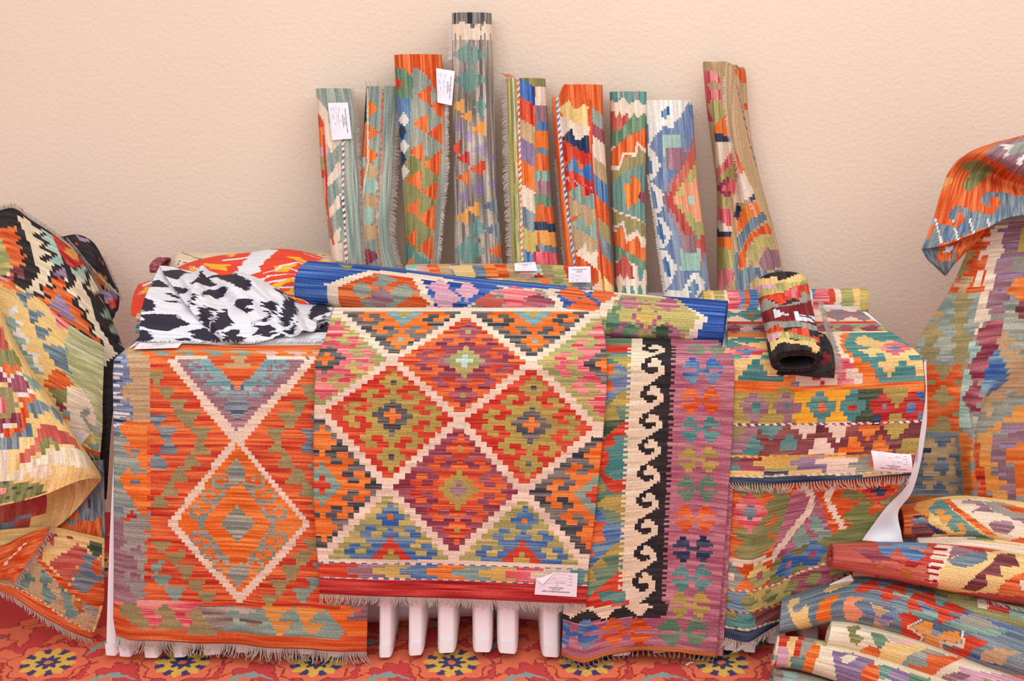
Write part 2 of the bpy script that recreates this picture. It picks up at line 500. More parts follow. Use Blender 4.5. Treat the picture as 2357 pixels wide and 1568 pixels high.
# alternate rows of flowers are shifted by half a period
lx, ly = X - cxk, Y - cyk
wob = .0022 * np.sin(X * 310 + Y * 90) + .0022 * np.sin(Y * 270 - X * 120)
th_ = np.arctan2(ly, lx); r_ = np.hypot(lx, ly) + wob * .5
floor_col = np.zeros(X.shape + (3,))
RED, ORG_, DRK, YEL, NAV, TEA = (208, 72, 70), (234, 116, 84), (164, 66, 58), (228, 178, 84), (70, 70, 108), (146, 158, 150)
def cset(mask, c): floor_col[mask] = c
cset(np.ones(X.shape, bool), RED)
def vine(cx0, cy0, R0, w, a0, a1, c=ORG_):
    lx2 = (X - cx0 + per / 2) % per - per / 2; ly2 = (Y - cy0 + .28) % .56 - .28
    rr = np.hypot(lx2, ly2) + wob; aa = np.arctan2(ly2, lx2)
    inn = (aa > a0) & (aa < a1)
    ww = w * (1 + .45 * np.sin(aa * 5))
    cset(inn & (abs(rr - R0) < ww + .004), DRK); cset(inn & (abs(rr - R0) < ww), c)
def leaf(cx0, cy0, ang, L_, w, c, edge=True):
    lx2 = (X - cx0 + per / 2) % per - per / 2; ly2 = (Y - cy0 + .28) % .56 - .28
    a = lx2 * math.cos(ang) + ly2 * math.sin(ang); q = -lx2 * math.sin(ang) + ly2 * math.cos(ang) + .18 * a * a / L_ * 3
    ww = w * np.clip(1 - (a / L_) ** 2, 0, 1) * (1 + .35 * np.sin(a * 150)) + wob * .7
    if edge: cset((abs(a) < L_) & (abs(q) < ww + .004), DRK)
    cset((abs(a) < L_) & (abs(q) < ww), c)
fx0 = -.47
vine(fx0 + .16, 2.66, .10, .017, -.4, 3.1); vine(fx0 + .12, 2.9, .09, .016, -3.1, .6); vine(fx0 - .06, 2.86, .07, .012, -.5, 2.6)
leaf(fx0 + .165, 2.76, .5, .095, .032, ORG_); leaf(fx0 + .15, 2.645, -.25, .1, .03, ORG_); leaf(fx0 + .04, 2.89, .2, .1, .03, ORG_); leaf(fx0 + .2, 2.88, -.7, .07, .026, ORG_)
leaf(fx0 + .165, 2.60, .1, .09, .028, ORG_); leaf(fx0 + .17, 2.675, .15, .06, .011, TEA, False); leaf(fx0 + .11, 2.83, .7, .07, .010, TEA, False); leaf(fx0 - .02, 2.95, .3, .06, .012, TEA, False)
petal = .088 * (1 + .10 * np.cos(8 * th_)) + wob
cset(r_ < petal + .005, DRK); cset(r_ < petal, ORG_)
p2 = .056 * (1 + .22 * np.cos(8 * th_ + .4))
cset(r_ < p2, YEL)
cset((abs(r_ - .053) < .012) & (np.cos(8 * th_ + 3.5) > .35), NAV)
cset(r_ < .027 * (1 + .25 * np.cos(8 * th_)), NAV); cset(r_ < .010, ORG_)
floor_col *= 1 + .07 * (rg.random(X.shape + (1,)) - .5)
M_FLOOR = woven('carpet_pile', 240, 240, .5, .95, .12)
struct(link('floor', grid_mesh(V, lin(np.clip(floor_col, 0, 255)), True), M_FLOOR))

# ================================================================== table and its white cloth
TX0, TX1, TY0, TY1, TZ = -.905, .935, 2.79, 3.47, .745
def box_mesh(bxs):
    bm = bmesh.new()
    for (x0, y0, z0, x1, y1, z1) in bxs:
        r = bmesh.ops.create_cube(bm, size=1)
        for v in r['verts']: v.co = Vector(((x0 + x1) / 2 + v.co.x * (x1 - x0), (y0 + y1) / 2 + v.co.y * (y1 - y0), (z0 + z1) / 2 + v.co.z * (z1 - z0)))
    me = bpy.data.meshes.new('b'); bm.to_mesh(me); bm.free(); return me
M_WOODT = plain('beige_laminate', (190, 170, 150), .6); M_STEEL = plain('grey_steel', (120, 120, 125), .4)
tb = bpy.data.objects.new('folding_table', None); COL.objects.link(tb); tb.location = (.015, 3.175, 0); ORG[tb] = np.array([.015, 3.175, 0])
tag(tb, 'long folding table hidden under the white cloth and the rugs', 'table')
link('tabletop', box_mesh([(TX0 + .004, TY0 + .012, TZ - .03, TX1 - .004, TY1, TZ - .002)]), M_WOODT, tb)
for sx in (TX0 + .12, TX1 - .12):
    for sy in (TY0 + .22, TY1 - .1):
        link('leg', box_mesh([(sx - .015, sy - .015, 0, sx + .015, sy + .015, TZ - .03)]), M_STEEL, tb)

# pleated skirt: closed outline in plan, hanging from the table edge, the folds deepen towards the hem
folds = [(257, 36), (290, 40), (350, 46), (416, 40), (490, 58), (560, 46), (632, 50), (705, 46), (770, 44), (887, 38), (957, 42), (1028, 50), (1110, 52), (1168, 54), (1268, 52), (1345, 50), (1430, 60), (1520, 50), (1600, 48), (1682, 46), (1728, 40), (1800, 60), (1880, 50), (1960, 50), (2040, 44)]
def fold_prof(px):
    v = 0
    for c, w in folds:
        q = abs(px - c) / (w / 2)
        v = max(v, float(1 - q ** 8) if q < 1 else 0)
    return v ** .6
pxs = np.linspace(243, 1955, 900)
prof = np.array([fold_prof(p) for p in pxs])
xs_ = (pxs - CX) / F * (2.74 * ct + 1.4 * st)
zs_ = np.concatenate([np.linspace(TZ + .004, TZ - .02, 3), np.linspace(TZ - .04, .02, 26)])
lean = np.where(pxs < 1640, -.04, np.where(pxs < 1740, -.02, .03))
V = np.zeros((len(zs_), len(pxs), 3))
for i, z in enumerate(zs_):
    f = np.clip((TZ - z) / TZ, 0, 1)
    dep = .012 + .165 * f ** 1.1
    V[i, :, 1] = TY0 - .012 + lean * f + dep * (1 - prof) * .95; V[i, :, 2] = z
    hemz = .012 + .008 * (1 - prof) + .008 * (1 + np.sin(pxs * .013))
    V[i, :, 2] = TZ + .004 - (TZ + .004 - hemz) * (i / (len(zs_) - 1))
    pq = pxs + 21 * np.exp(-(pxs - 243) / 22) * (1 - f) ** 2
    V[i, :, 0] = (pq - CX) / F * (2.745 * ct - (V[i, :, 2] - HC) * st)
xs_ = V[-1, :, 0]
cl = sheet_front = grid_mesh(V)
o = link('tablecloth', cl, M_WHITE); s = o.modifiers.new('thickness', 'SOLIDIFY'); s.thickness = .0015; s.offset = -1
tag(o, 'white pleated tablecloth covering the table down to the carpet', 'tablecloth')
TC = o
# top of the cloth, left side fall, right side fall and hem band
Vt = np.array([[(x, y, TZ + .002) for x in np.linspace(TX0 - .004, TX1 + .004, 20)] for y in np.linspace(TY1, TY0 - .012, 8)])
ot = link('cloth_top', grid_mesh(Vt), M_WHITE, TC)
def side(sx, out, zlo, name, wv):
    zz = np.linspace(TZ + .003, zlo, 22); yy = np.linspace(TY0 - .012, TY1, 30)
    V = np.zeros((22, 30, 3))
    for i, z in enumerate(zz):
        f = max((TZ - z) / TZ, 0) ** .5
        V[i, :, 0] = sx + out * (.004 + f * wv * (.55 + .45 * np.cos(np.linspace(0, 18, 30)))); V[i, :, 1] = yy - .03 * f; V[i, :, 2] = z
    return link(name, grid_mesh(V), M_WHITE, TC)
side(TX0 - .004, -1, .02, 'cloth_left_side', .018)
sr = side(TX1 + .004, 1, .5, 'cloth_right_side', .004)
# hem seam on the front folds: a slightly proud band
hb = V0 = None
Vh = np.zeros((3, len(pxs), 3)); base = np.stack([xs_, TY0 - .012 + lean + (.012 + .165) * (1 - prof) * .95 - .0022, 0 * xs_], -1)
hemz = .012 + .008 * (1 - prof) + .008 * (1 + np.sin(pxs * .013))
for k, dz in enumerate((.030, .015, -.001)): Vh[k] = base; Vh[k, :, 2] = hemz + dz
link('hem_band', grid_mesh(Vh), M_WHITE, TC)
# the free corner of the cloth twisting down at the right end of the table
Lc = [(2126, 835, 2.775), (2131, 900, 2.77), (2124, 960, 2.765), (2105, 1060, 2.76), (2085, 1120, 2.755), (2042, 1165, 2.75), (2008, 1210, 2.745), (1984, 1244, 2.74)]
Rc = [(2132, 828, 2.83), (2134, 920, 2.85), (2132, 985, 2.85), (2118, 1070, 2.84), (2098, 1135, 2.83), (2068, 1178, 2.81), (2074, 1225, 2.80), (2079, 1252, 2.80)]
Mc = [((a[0] + b_[0]) / 2, (a[1] + b_[1]) / 2, (a[2] + b_[2]) / 2 + .012 * (-1) ** i) for i, (a, b_) in enumerate(zip(Lc, Rc))]
Vn, _ = net(np.array([Lc, Mc, Rc]).transpose(1, 0, 2), 40, 10)
link('cloth_corner', grid_mesh(Vn), M_WHITE, TC)

# ================================================================== kilims hanging over the front of the table
def hpath(Yb, zb, Yf, Yh, z0=.764, zend=-.06, mid=None):
    if mid is None and Yb > Yf + .2: mid = [(Yf + .16, z0), (Yf + .09, z0)]
    P = [(Yb, zb)] + (mid or []) + [(Yf + .045, z0), (Yf + .016, z0 - .006), (Yf + .003, z0 - .028), (Yf, z0 - .07), (Yf * .5 + Yh * .5, .40), (Yh, zend)]
    return catmull(P, 160)

# ---- left orange kilim
def left_kilim():
    L = [(790, 318), (797, 308), (806, 290), (814, 277), (822, 268), (832, 263), (850, 260), (1100, 262), (1300, 263), (1420, 262), (1440, 265), (1470, 270)]
    R = [(790, 800), (830, 838), (1100, 842), (1400, 846), (1510, 843)]
    V, D = hang(hpath(2.845, .764, 2.752, 2.715), L, R, 150, 250, [(262, 1458), (300, 1470), (400, 1481), (520, 1484), (640, 1489), (740, 1497), (845, 1504)],
                lambda u, t: .006 * np.sin(u * 9 + 2 * t) * t + .004 * np.sin(u * 23) * t)
    p = Paint(D, 'F', 0, 3, (3, 2))
    # zigzag of olive triangles on both sides of the diamonds
    tri = [(344, 853, 380, 891, 0), (364, 889, 406, 921, 0), (388, 920, 434, 951, 0), (406, 950, 461, 984, 0), (442, 984, 488, 1014, 0), (440, 1010, 486, 1042, 1), (418, 1041, 466, 1076, 1), (390, 1074, 441, 1109, 1), (370, 1108, 416, 1140, 1), (344, 1140, 394, 1168, 1)]
    tri += [(344, 1246, 400, 1268, 0), (380, 1272, 430, 1300, 0), (405, 1303, 453, 1332, 0), (430, 1336, 478, 1362, 0), (455, 1364, 501, 1390, 0)]
    for x0, y0, x1, y1, up in tri:
        for mx in (0, 1):
            a, c = (x0, x1) if not mx else (1102 - x1, 1102 - x0)
            q = .42
            if up: p.poly([(a + (c - a) * q, y0), (c - (c - a) * q, y0), (c, y1 + 2), (a, y1 + 2)], 'q')
            else: p.poly([(a, y0 - 1), (c, y0 - 1), (c - (c - a) * .36, y1 + 2), (a + (c - a) * .36, y1 + 2)], 'q')
            s_ = -1 if mx else 1
    tq = [(336, 953, 388, 982, 0), (362, 985, 410, 1014, 0), (366, 1014, 414, 1044, 1), (340, 1044, 390, 1076, 1)]
    tq2 = [(344, 1294, 380, 1320, 0), (352, 1326, 402, 1352, 0), (378, 1355, 428, 1386, 0)]
    for lst, col in ((tq, 'S'), (tq2, 't')):
        for x0, y0, x1, y1, up in lst:
            for mx in (0, 1):
                a, c = (x0, x1) if not mx else (1102 - x1, 1102 - x0)
                if up: p.poly([(a + (c - a) * .4, y0), (c - (c - a) * .4, y0), (c, y1 + 1), (a, y1 + 1)], col)
                else: p.poly([(a, y0), (c, y0), (c - (c - a) * .4, y1 + 1), (a + (c - a) * .4, y1 + 1)], col)
    # upper V and lower diamond, both edged in cream
    p.poly([(386, 827), (405, 822), (728, 822), (730, 830), (560, 1018), (532, 1018)], 'C')
    p.poly([(404, 824), (714, 824), (549, 992), (541, 992)], 'V')
    for sx in (1, -1):
        for (x, y) in ((452, 836), (478, 862), (506, 888)):
            p.stamp('.uuu. u..uu uu..u ..uuu .uuuu', 548 + sx * (x - 548) - 17, y - 7, 7.5, 6.5, {'u': '2'}, fx=sx < 0)
        p.poly([(548 + sx * 64, 826), (548 + sx * 42, 826), (548, 905), (548, 952)], 'S')
        p.poly([(548 + sx * 86, 826), (548 + sx * 62, 826), (548 + sx * 10, 890), (548 + sx * 24, 905)], '2')
    p.poly([(548, 972), (516, 938), (530, 905), (566, 905), (580, 938)], 'S')
    p.poly([(480, 822), (618, 822), (549, 898)], 'o'); p.poly([(512, 843), (585, 843), (562, 832), (575, 822), (530, 822), (538, 832)], 'W')
    p.poly([(386, 1207), (545, 1000), (720, 1207), (552, 1396)], 'C')
    p.poly([(405, 1207), (546, 1024), (700, 1207), (552, 1370)], 'O')
    for sx in (1, -1):
        p.line([(548, 1090), (548 + sx * 86, 1207), (549, 1335)], 9, 'E')
        for (x, y) in ((507, 1108), (481, 1142), (455, 1178)):
            p.stamp('.EE.. E..E. E.... EE.EE .EEEE', 548 + sx * (x - 548) - 19, y - 14, 8, 6.6, fx=sx < 0)
        for (x, y) in ((455, 1240), (481, 1272), (507, 1302)):
            p.stamp('.EE.. E..E. E.... EE.EE .EEEE', 548 + sx * (x - 548) - 19, y - 18, 8, 6.6, fx=sx < 0, fy=True)
    p.dia(545, 1090, 25, 34, 'E'); p.dia(549, 1322, 27, 32, 'E')
    p.dia(549, 1208, 76, 96, 'O'); p.dia(549, 1208, 42, 42, 'E')
    # left border with hooked wedges
    p.rect(250, 800, 345, 985, 'W'); p.poly([(250, 815), (290, 815), (306, 880), (300, 905), (312, 985), (250, 985)], 'n')
    p.X, p.Y = p.blk((1, 2))
    for k, y in enumerate(range(822, 985, 9)): p.rect(250, y, 286 + 12 * (y > 930) - 6 * (k % 2), y + 4 + k % 3, 'wNwnw'[k % 5])
    p.X, p.Y = p.blk((3, 2))
    p.poly([(278, 897), (300, 880), (318, 895), (300, 912), (318, 918), (286, 922)], 'W')
    p.rect(250, 985, 346, 1192, 's'); p.rect(250, 985, 300, 1000, 'S'); p.rect(250, 1160, 290, 1176, 'S')
    for y in (0, 117):
        p.poly([(278, 978 + y * .97), (300, 962 + y), (312, 975 + y), (346, 970 + y), (347, 1085 + y), (330, 1082 + y), (318, 1050 + y), (300, 1020 + y), (284, 1000 + y)], 'O')
    for y in (1030, 1106): p.poly([(286, y), (305, y - 10), (316, y), (302, y + 8), (318, y + 22), (300, y + 14)], 'O'); p.rect(300, y + 2, 322, y + 10, 'S')
    p.rect(250, 1192, 346, 1386, 'V'); p.poly([(284, 1192), (346, 1180), (346, 1388), (335, 1388), (315, 1270), (290, 1235)], 'H'); p.poly([(290, 1195), (310, 1172), (322, 1190), (300, 1197)], 'R')
    for y in (1254, 1320): p.poly([(282, y + 6), (302, y - 8), (318, y), (320, y + 34), (300, y + 22)], 'H'); p.rect(302, y + 2, 324, y + 12, 'V')
    p.poly([(300, 1344), (346, 1330), (346, 1388), (322, 1388)], 'H')
    for y in range(985, 1390, 26): p.rect(338, y, 352, y + 12, 'F')
    # top band lying on the table
    p.rect(240, 790, 860, 805, 'o'); p.poly([(330, 805), (860, 805), (860, 820), (330, 820)], 'O')
    for k, x in enumerate(range(330, 760, 62)):
        c = 't' if k < 4 else 'f'
        p.poly([(x, 806), (x + 44, 806), (x + 64, 812), (x + 30, 812)], c); p.poly([(x + 20, 812), (x + 66, 812), (x + 50, 819), (x + 44, 819)], c)
    p.rect(520, 812, 760, 816, 'y') if False else None
    # bottom band, skewed like the hem
    sk = lambda x: (x - 262) * .052
    def bp_(pts, c): p.poly([(x, y + sk(x)) for x, y in pts], c)
    bp_([(250, 1380), (860, 1380), (860, 1550), (250, 1550)], 'o')
    bp_([(250, 1380), (470, 1380), (455, 1392), (250, 1388)], 'K')
    bp_([(285, 1386), (470, 1390), (500, 1452), (330, 1446), (300, 1425), (280, 1408)], 'q')
    for x in (318, 390): bp_([(x, 1388), (x + 60, 1388), (x + 36, 1412), (x + 62, 1418), (x + 40, 1442), (x + 34, 1442)], 'K')
    bp_([(455, 1386), (620, 1380), (650, 1440), (500, 1446)], 't')
    bp_([(455, 1386), (540, 1384), (516, 1404), (545, 1416), (510, 1440), (495, 1440)], 'h'); bp_([(530, 1382), (600, 1380), (566, 1402)], 'h'); bp_([(550, 1410), (606, 1412), (582, 1432)], 'h')
    bp_([(608, 1376), (820, 1372), (790, 1440), (640, 1440)], 't')
    for x in (608, 680): bp_([(x, 1376), (x + 70, 1374), (x + 34, 1404), (x + 68, 1412), (x + 42, 1438), (x + 32, 1438)], 'X')
    bp_([(752, 1372), (822, 1370), (795, 1402), (846, 1406), (846, 1440), (800, 1436)], 'O')
    bp_([(800, 1398), (846, 1372), (846, 1402)], 'V'); bp_([(780, 1352), (850, 1350), (850, 1372), (818, 1376)], 'V'); bp_([(752, 1362), (790, 1352), (786, 1372)], 'q')
    o = sheet('kilim', V, p, M_KILIM)
    tag(o, 'orange kilim with a cream-edged diamond hanging over the left front of the table', 'rug', 'kilims hanging over the front of the table')
    E = V[-1]; fringe(o, E + [0, -.004, .002], (0, -.12, -1), .038, .0026, r=.0012, seed=1)
    fringe(o, V[0] + [0, 0, .003], (0, 1, .12), .022, .004, seed=2)
    z = .768
    paper_tag(o, *[atZ(x, y, z) for x, y in ((322, 791.5), (419, 791.5), (409, 803), (307, 806))], nrm=(0, -.1, 1))
    return o
left_kilim()

# ---- centre kilim, woven on a 50 x 49 unit lattice
TQ = ["cckkmmmmbbbb", "ckkmmbbmmbbb", "kkmmbbmmbbbb", "kmmmmbbbbbbb", "mmbbmmbbbbbb", "mbbmmbbbbbbb", "mmbbbbbbbbbb", "emmbbbbbbbbb", "mmbbbbbbbbbb", "mbbbbbbbbbbb", "bbbbbbbbbbbb", "bbbbbbbbbbbb"]
def lattice(I_c, I_r, centers, line='C'):
    """cells -> palette letters: nearest hooked diamond, cream between neighbours"""
    best = np.full(I_c.shape, 99); out = np.full(I_c.shape, KI[line])
    for (cx, cy, pal) in centers:
        dc, dr = I_c - cx, I_r - cy
        s = abs(dc) + abs(dr)
        m = s < best
        best = np.where(m, s, best)
        T = np.array([[KI[pal[ch]] for ch in row] for row in TQ])
        v = T[np.clip(abs(dr), 0, 11), np.clip(abs(dc), 0, 11)]
        v = np.where((s >= 12) | ((s == 11) & (dc >= 0)), KI[line], v)
        out = np.where(m, v, out)
    return out
def centre_kilim():
    L = [(705, 770), (720, 765), (760, 754), (780, 748), (805, 737), (830, 728), (900, 724), (1000, 722), (1150, 722), (1250, 728), (1300, 733), (1400, 738)]
    R = [(705, 1376), (720, 1380), (780, 1393), (830, 1397), (900, 1396), (950, 1392), (1000, 1388), (1100, 1378), (1200, 1368), (1300, 1355), (1390, 1349), (1420, 1349)]
    V, D = hang(hpath(2.935, .833, 2.735, 2.700, .772, -.04, [(2.86, .808)]), L, R, 150, 260, [(722, 1366), (1045, 1380), (1350, 1390)],
                lambda u, t: .004 * np.sin(u * 7 + 1) * t)
    p = Paint(D, 'C', 0, 8)
    sk = np.interp(D[..., 1], [713, 740, 830, 965, 1128, 1288, 1302, 1385], [0, .004, .02, .07, .036, .022, .03, .03])
    ye = D[..., 1] - sk * (D[..., 0] - 1055)
    RR = np.interp(ye, [713, 718, 830, 966, 1128, 1288, 1301, 1306, 1334, 1339, 1380], [-.8, 0, 12, 24, 36, 48, 49.4, 50, 52, 52.6, 56])
    col = (np.arange(150) + .5) / 3
    Ic = np.repeat(np.floor(col).astype(int)[None], 260, 0); Ir = np.floor(RR + .5).astype(int)
    cs = [(13, 24, dict(c='O', k='D', m='G', b='R', e='D')), (37, 24, dict(c='O', k='D', m='G', b='R', e='D')),
          (25, 36, dict(c='V', k='G', m='F', b='P', e='G')), (25, 12, dict(c='J', k='Q', m='P', b='F', e='Q')),
          (1, 36, dict(c='R', k='t', m='O', b='D', e='O')), (49, 36, dict(c='R', k='t', m='O', b='D', e='O')),
          (1, 12, dict(c='O', k='D', m='K', b='Q', e='K')), (49, 12, dict(c='O', k='D', m='K', b='Q', e='K')),
          (13, 0, dict(c='G', k='2', m='O', b='D', e='2')), (37, 0, dict(c='G', k='2', m='O', b='D', e='2')),
          (13, 48, dict(c='G', k='R', m='B', b='Q', e='O')), (37, 48, dict(c='G', k='R', m='B', b='Q', e='O'))]
    p.I = lattice(Ic, Ir, cs)
    CC = np.repeat(col[None], 260, 0)
    p.put(RR < -.2, 'C'); p.put((RR >= -.2) & (RR < .6) & ((CC < 1.6) | (CC > 48.4)), 'C')
    p.put(RR > 48.4, 'C')
    p.put((RR > 49.55) & (RR < 52.4), 'Y')
    band = 'RRRVVYYBBOOttYYKKCCTT'
    for k, ch in enumerate(band):
        x0 = k * 2.45
        tooth = np.where((RR > 50.4) & (RR < 51.5), -2.4, 0)
        p.put((RR > 49.55) & (RR < 52.4) & (CC - tooth * .9 >= x0) & (CC - tooth * .9 < x0 + 2.5), ch)
    ph = np.floor(CC * 13 / 13) % 2 == 0
    for c0 in (49.5, 52.4): p.put(abs(RR - c0) < .22, 'C'); p.put((abs(RR - c0) < .22) & ph, 'B')
    p.put(RR > 52.62, 'r')
    o = sheet('kilim', V, p, M_KILIM)
    tag(o, 'red kilim of cream-edged hooked diamonds hanging over the middle of the table, foremost', 'rug', 'kilims hanging over the front of the table')
    fringe(o, V[-1] + [0, -.003, .002], (0, -.1, -1), .026, .0027, M_FRINGE, seed=4, r=.0012)
    Yc = 2.702
    q = [atY(x, y, Yc) for x, y in ((1327, 1374), (1230, 1369), (1231, 1331), (1330, 1317))]   # the card hangs upside down
    q = [atY(x, y, Yc) for x, y in ((1327, 1374), (1230, 1368), (1236, 1315), (1330, 1319))]
    paper_tag(o, *q, curl=((1.0, .66), (.56, 1.0), (1.0, 1.0), (.83, .5)))
    return o
centre_kilim()

# ---- purple kilim, folded double, right of the centre
HOOK = "ccckkcckkkk ccckkccckkk cckkcccckkk cckkccccckk cckkkkkcckk ccckkkkcckk cccckkccckk cccccccckkk ccccccckkkk cccccckkkkk ccccckkkkkk cccckkkkkkk"
BUTTER = "..xx....xx.. .xxxx..xxxx. xxxxx..xxxxx ....xxxx.... xxxxx..xxxxx .xxxx..xxxx. ..xx....xx.."
def purple_kilim():
    L = [(780, 1330), (1330, 1300), (1500, 1292)]
    R = [(795, 1655), (803, 1672), (812, 1682), (825, 1688), (860, 1691), (1000, 1686), (1200, 1672), (1400, 1658), (1530, 1648)]
    V, D = hang(hpath(2.90, .766, 2.744, 2.712), L, R, 170, 280, [(1290, 1505), (1315, 1514), (1345, 1520), (1400, 1510), (1480, 1500), (1560, 1499), (1610, 1508), (1655, 1517)],
                lambda u, t: t ** 4 * (.010 * np.sin(u * 9.5 + .6) + .02 * t ** 6 * np.exp(-((u - .12) / .12) ** 2)))
    p = Paint(D, 'L', 0, 11, (2, 1))
    xo = lambda y: -.042 * (y - 890)
    def P_(pts, c): p.poly([(x + xo(y), y) for x, y in pts], c)
    P_([(1250, 780), (1455, 780), (1455, 1425), (1250, 1425)], 'e')
    for pts, c in [([(1390, 795), (1452, 795), (1452, 812), (1395, 812)], 'R'), ([(1400, 812), (1455, 812), (1455, 824), (1410, 826)], 'T'), ([(1395, 824), (1455, 822), (1455, 850), (1440, 850), (1425, 838)], 'G'),
                   ([(1380, 838), (1425, 838), (1440, 850), (1455, 855), (1455, 895), (1425, 905), (1380, 940)], 'n'), ([(1400, 855), (1455, 855), (1455, 872), (1400, 872)], 't'), ([(1395, 838), (1417, 838), (1406, 865), (1395, 868)], 'o'), ([(1395, 878), (1404, 878), (1420, 903), (1395, 903)], 'o'),
                   ([(1455, 898), (1435, 900), (1395, 940), (1395, 968), (1430, 966), (1415, 936), (1455, 934)], 'G'), ([(1395, 970), (1455, 966), (1455, 975), (1430, 978), (1395, 1010)], 'd'),
                   ([(1455, 975), (1435, 975), (1370, 1035), (1370, 1100), (1400, 1085), (1415, 1055), (1455, 1008)], 'R'), ([(1455, 1005), (1415, 1008), (1427, 1025), (1395, 1030), (1412, 1055), (1400, 1080), (1420, 1105), (1455, 1105)], 'T'),
                   ([(1385, 1085), (1420, 1105), (1455, 1105), (1455, 1135), (1420, 1135), (1400, 1115)], 'R'), ([(1370, 1110), (1395, 1115), (1405, 1130), (1370, 1140)], 'G'), ([(1455, 1140), (1410, 1142), (1380, 1165), (1430, 1180), (1455, 1205)], 'G'),
                   ([(1360, 1160), (1380, 1165), (1420, 1205), (1455, 1208), (1455, 1245), (1400, 1300), (1360, 1300)], 'B'), ([(1360, 1200), (1408, 1204), (1398, 1225), (1412, 1250), (1360, 1255)], 'o'), ([(1360, 1262), (1372, 1262), (1388, 1282), (1360, 1284)], 'o'),
                   ([(1455, 1248), (1435, 1250), (1360, 1325), (1360, 1345), (1410, 1310), (1455, 1280)], 'G'), ([(1455, 1282), (1400, 1284), (1420, 1308), (1380, 1312), (1395, 1335), (1350, 1345), (1345, 1390), (1360, 1395), (1455, 1310)], 'e'), ([(1340, 1330), (1380, 1318), (1395, 1340), (1345, 1345)], 'G'),
                   ([(1455, 1318), (1440, 1320), (1350, 1395), (1350, 1400), (1410, 1398), (1395, 1365), (1455, 1362)], 'R'), ([(1455, 1365), (1393, 1366), (1418, 1395), (1455, 1395)], 'T')]:
        P_(pts, c)
    P_([(1458, 780), (1540, 780), (1542, 1425), (1460, 1425)], 'k'); P_([(1450, 780), (1475, 780), (1475, 1395), (1452, 1425)], 'c')
    ys = [794, 824, 889, 953, 1012, 1072, 1136, 1195, 1257, 1319, 1394]
    for a, b_ in zip(ys[:-1], ys[1:]):
        p.stamp(HOOK, 1459 + xo(a), a, 7.5, (b_ - a) / 12, sk=0)
    y = 797
    while y < 1420:
        h = 4 if y < 822 else 6.6
        p.rect(1538 + xo(y), y, 1553 + xo(y), y + h, 'k'); p.rect(1441 + xo(y), y + h, 1458 + xo(y), y + 2 * h, 'c'); y += 2 * h
    # lower black and cream scallops
    p.poly([(1280, 1412), (1540, 1388), (1532, 1420), (1400, 1428), (1330, 1432), (1280, 1424)], 'k')
    p.poly([(1280, 1395), (1360, 1396), (1470, 1392), (1512, 1396), (1490, 1405), (1478, 1420), (1468, 1420), (1450, 1408), (1436, 1398), (1412, 1408), (1396, 1427), (1386, 1427), (1368, 1410), (1352, 1404), (1330, 1412), (1314, 1423), (1298, 1412), (1280, 1412)], 'c')
    p.poly([(1350, 1385), (1448, 1384), (1448, 1394), (1415, 1397), (1350, 1398)], 'R'); p.poly([(1392, 1366), (1440, 1366), (1440, 1393), (1416, 1395)], 'T')
    for (x, y, c) in [(1628, 805, 'e'), (1617, 853, 'B'), (1613, 922, 'o'), (1612, 989, 'T'), (1608, 1058, 'G'), (1604, 1125, 'e'), (1600, 1194, 'o'), (1595, 1264, 'N'), (1592, 1330, 'T'), (1588, 1391, 'G')]:
        hh = 8.6 if y > 830 else 3.4
        p.stamp(BUTTER, x - 46, y - 3.5 * hh, 7.7, hh, {'x': c})
    for (x, y, c) in [(1320, 1456, 'B'), (1442, 1456, 'o'), (1572, 1454, 'e')]: p.stamp(BUTTER, x - 57, y - 32, 9.6, 9.2, {'x': c})
    hem = [(1270, 1500), (1345, 1508), (1400, 1499), (1480, 1489), (1560, 1487), (1610, 1496), (1660, 1505)]
    p.poly(hem + [(1665, 1560), (1270, 1560)], 'A')
    o = sheet('kilim', V, p, M_KILIM, .005)
    tag(o, 'purple-bordered kilim with black and cream running hooks hanging right of the centre', 'rug', 'kilims hanging over the front of the table')
    # the under layer of the folded rug peeping out along the right edge
    nlay = V.shape[1]
    U = V[:, -30:].copy(); U[..., 1] += .012; f = np.linspace(0, 1, V.shape[0])[:, None]
    U[..., 0] += .006 + .012 * f
    U[..., 2] -= .005
    pu = Paint(np.zeros((V.shape[0] - 1, 29, 2)), 'L', 0, 4)
    c = sheet('under_layer', U, pu, M_KILIM, .005, parent=o); c['label'] = 'folded under layer of the same rug'
    fringe(o, V[-1] + [0, -.002, .003], (0, .1, -1), .020, .012, M_FRINGE_D, seed=6, tuft=6, r=.0011)
    return o
purple_kilim()

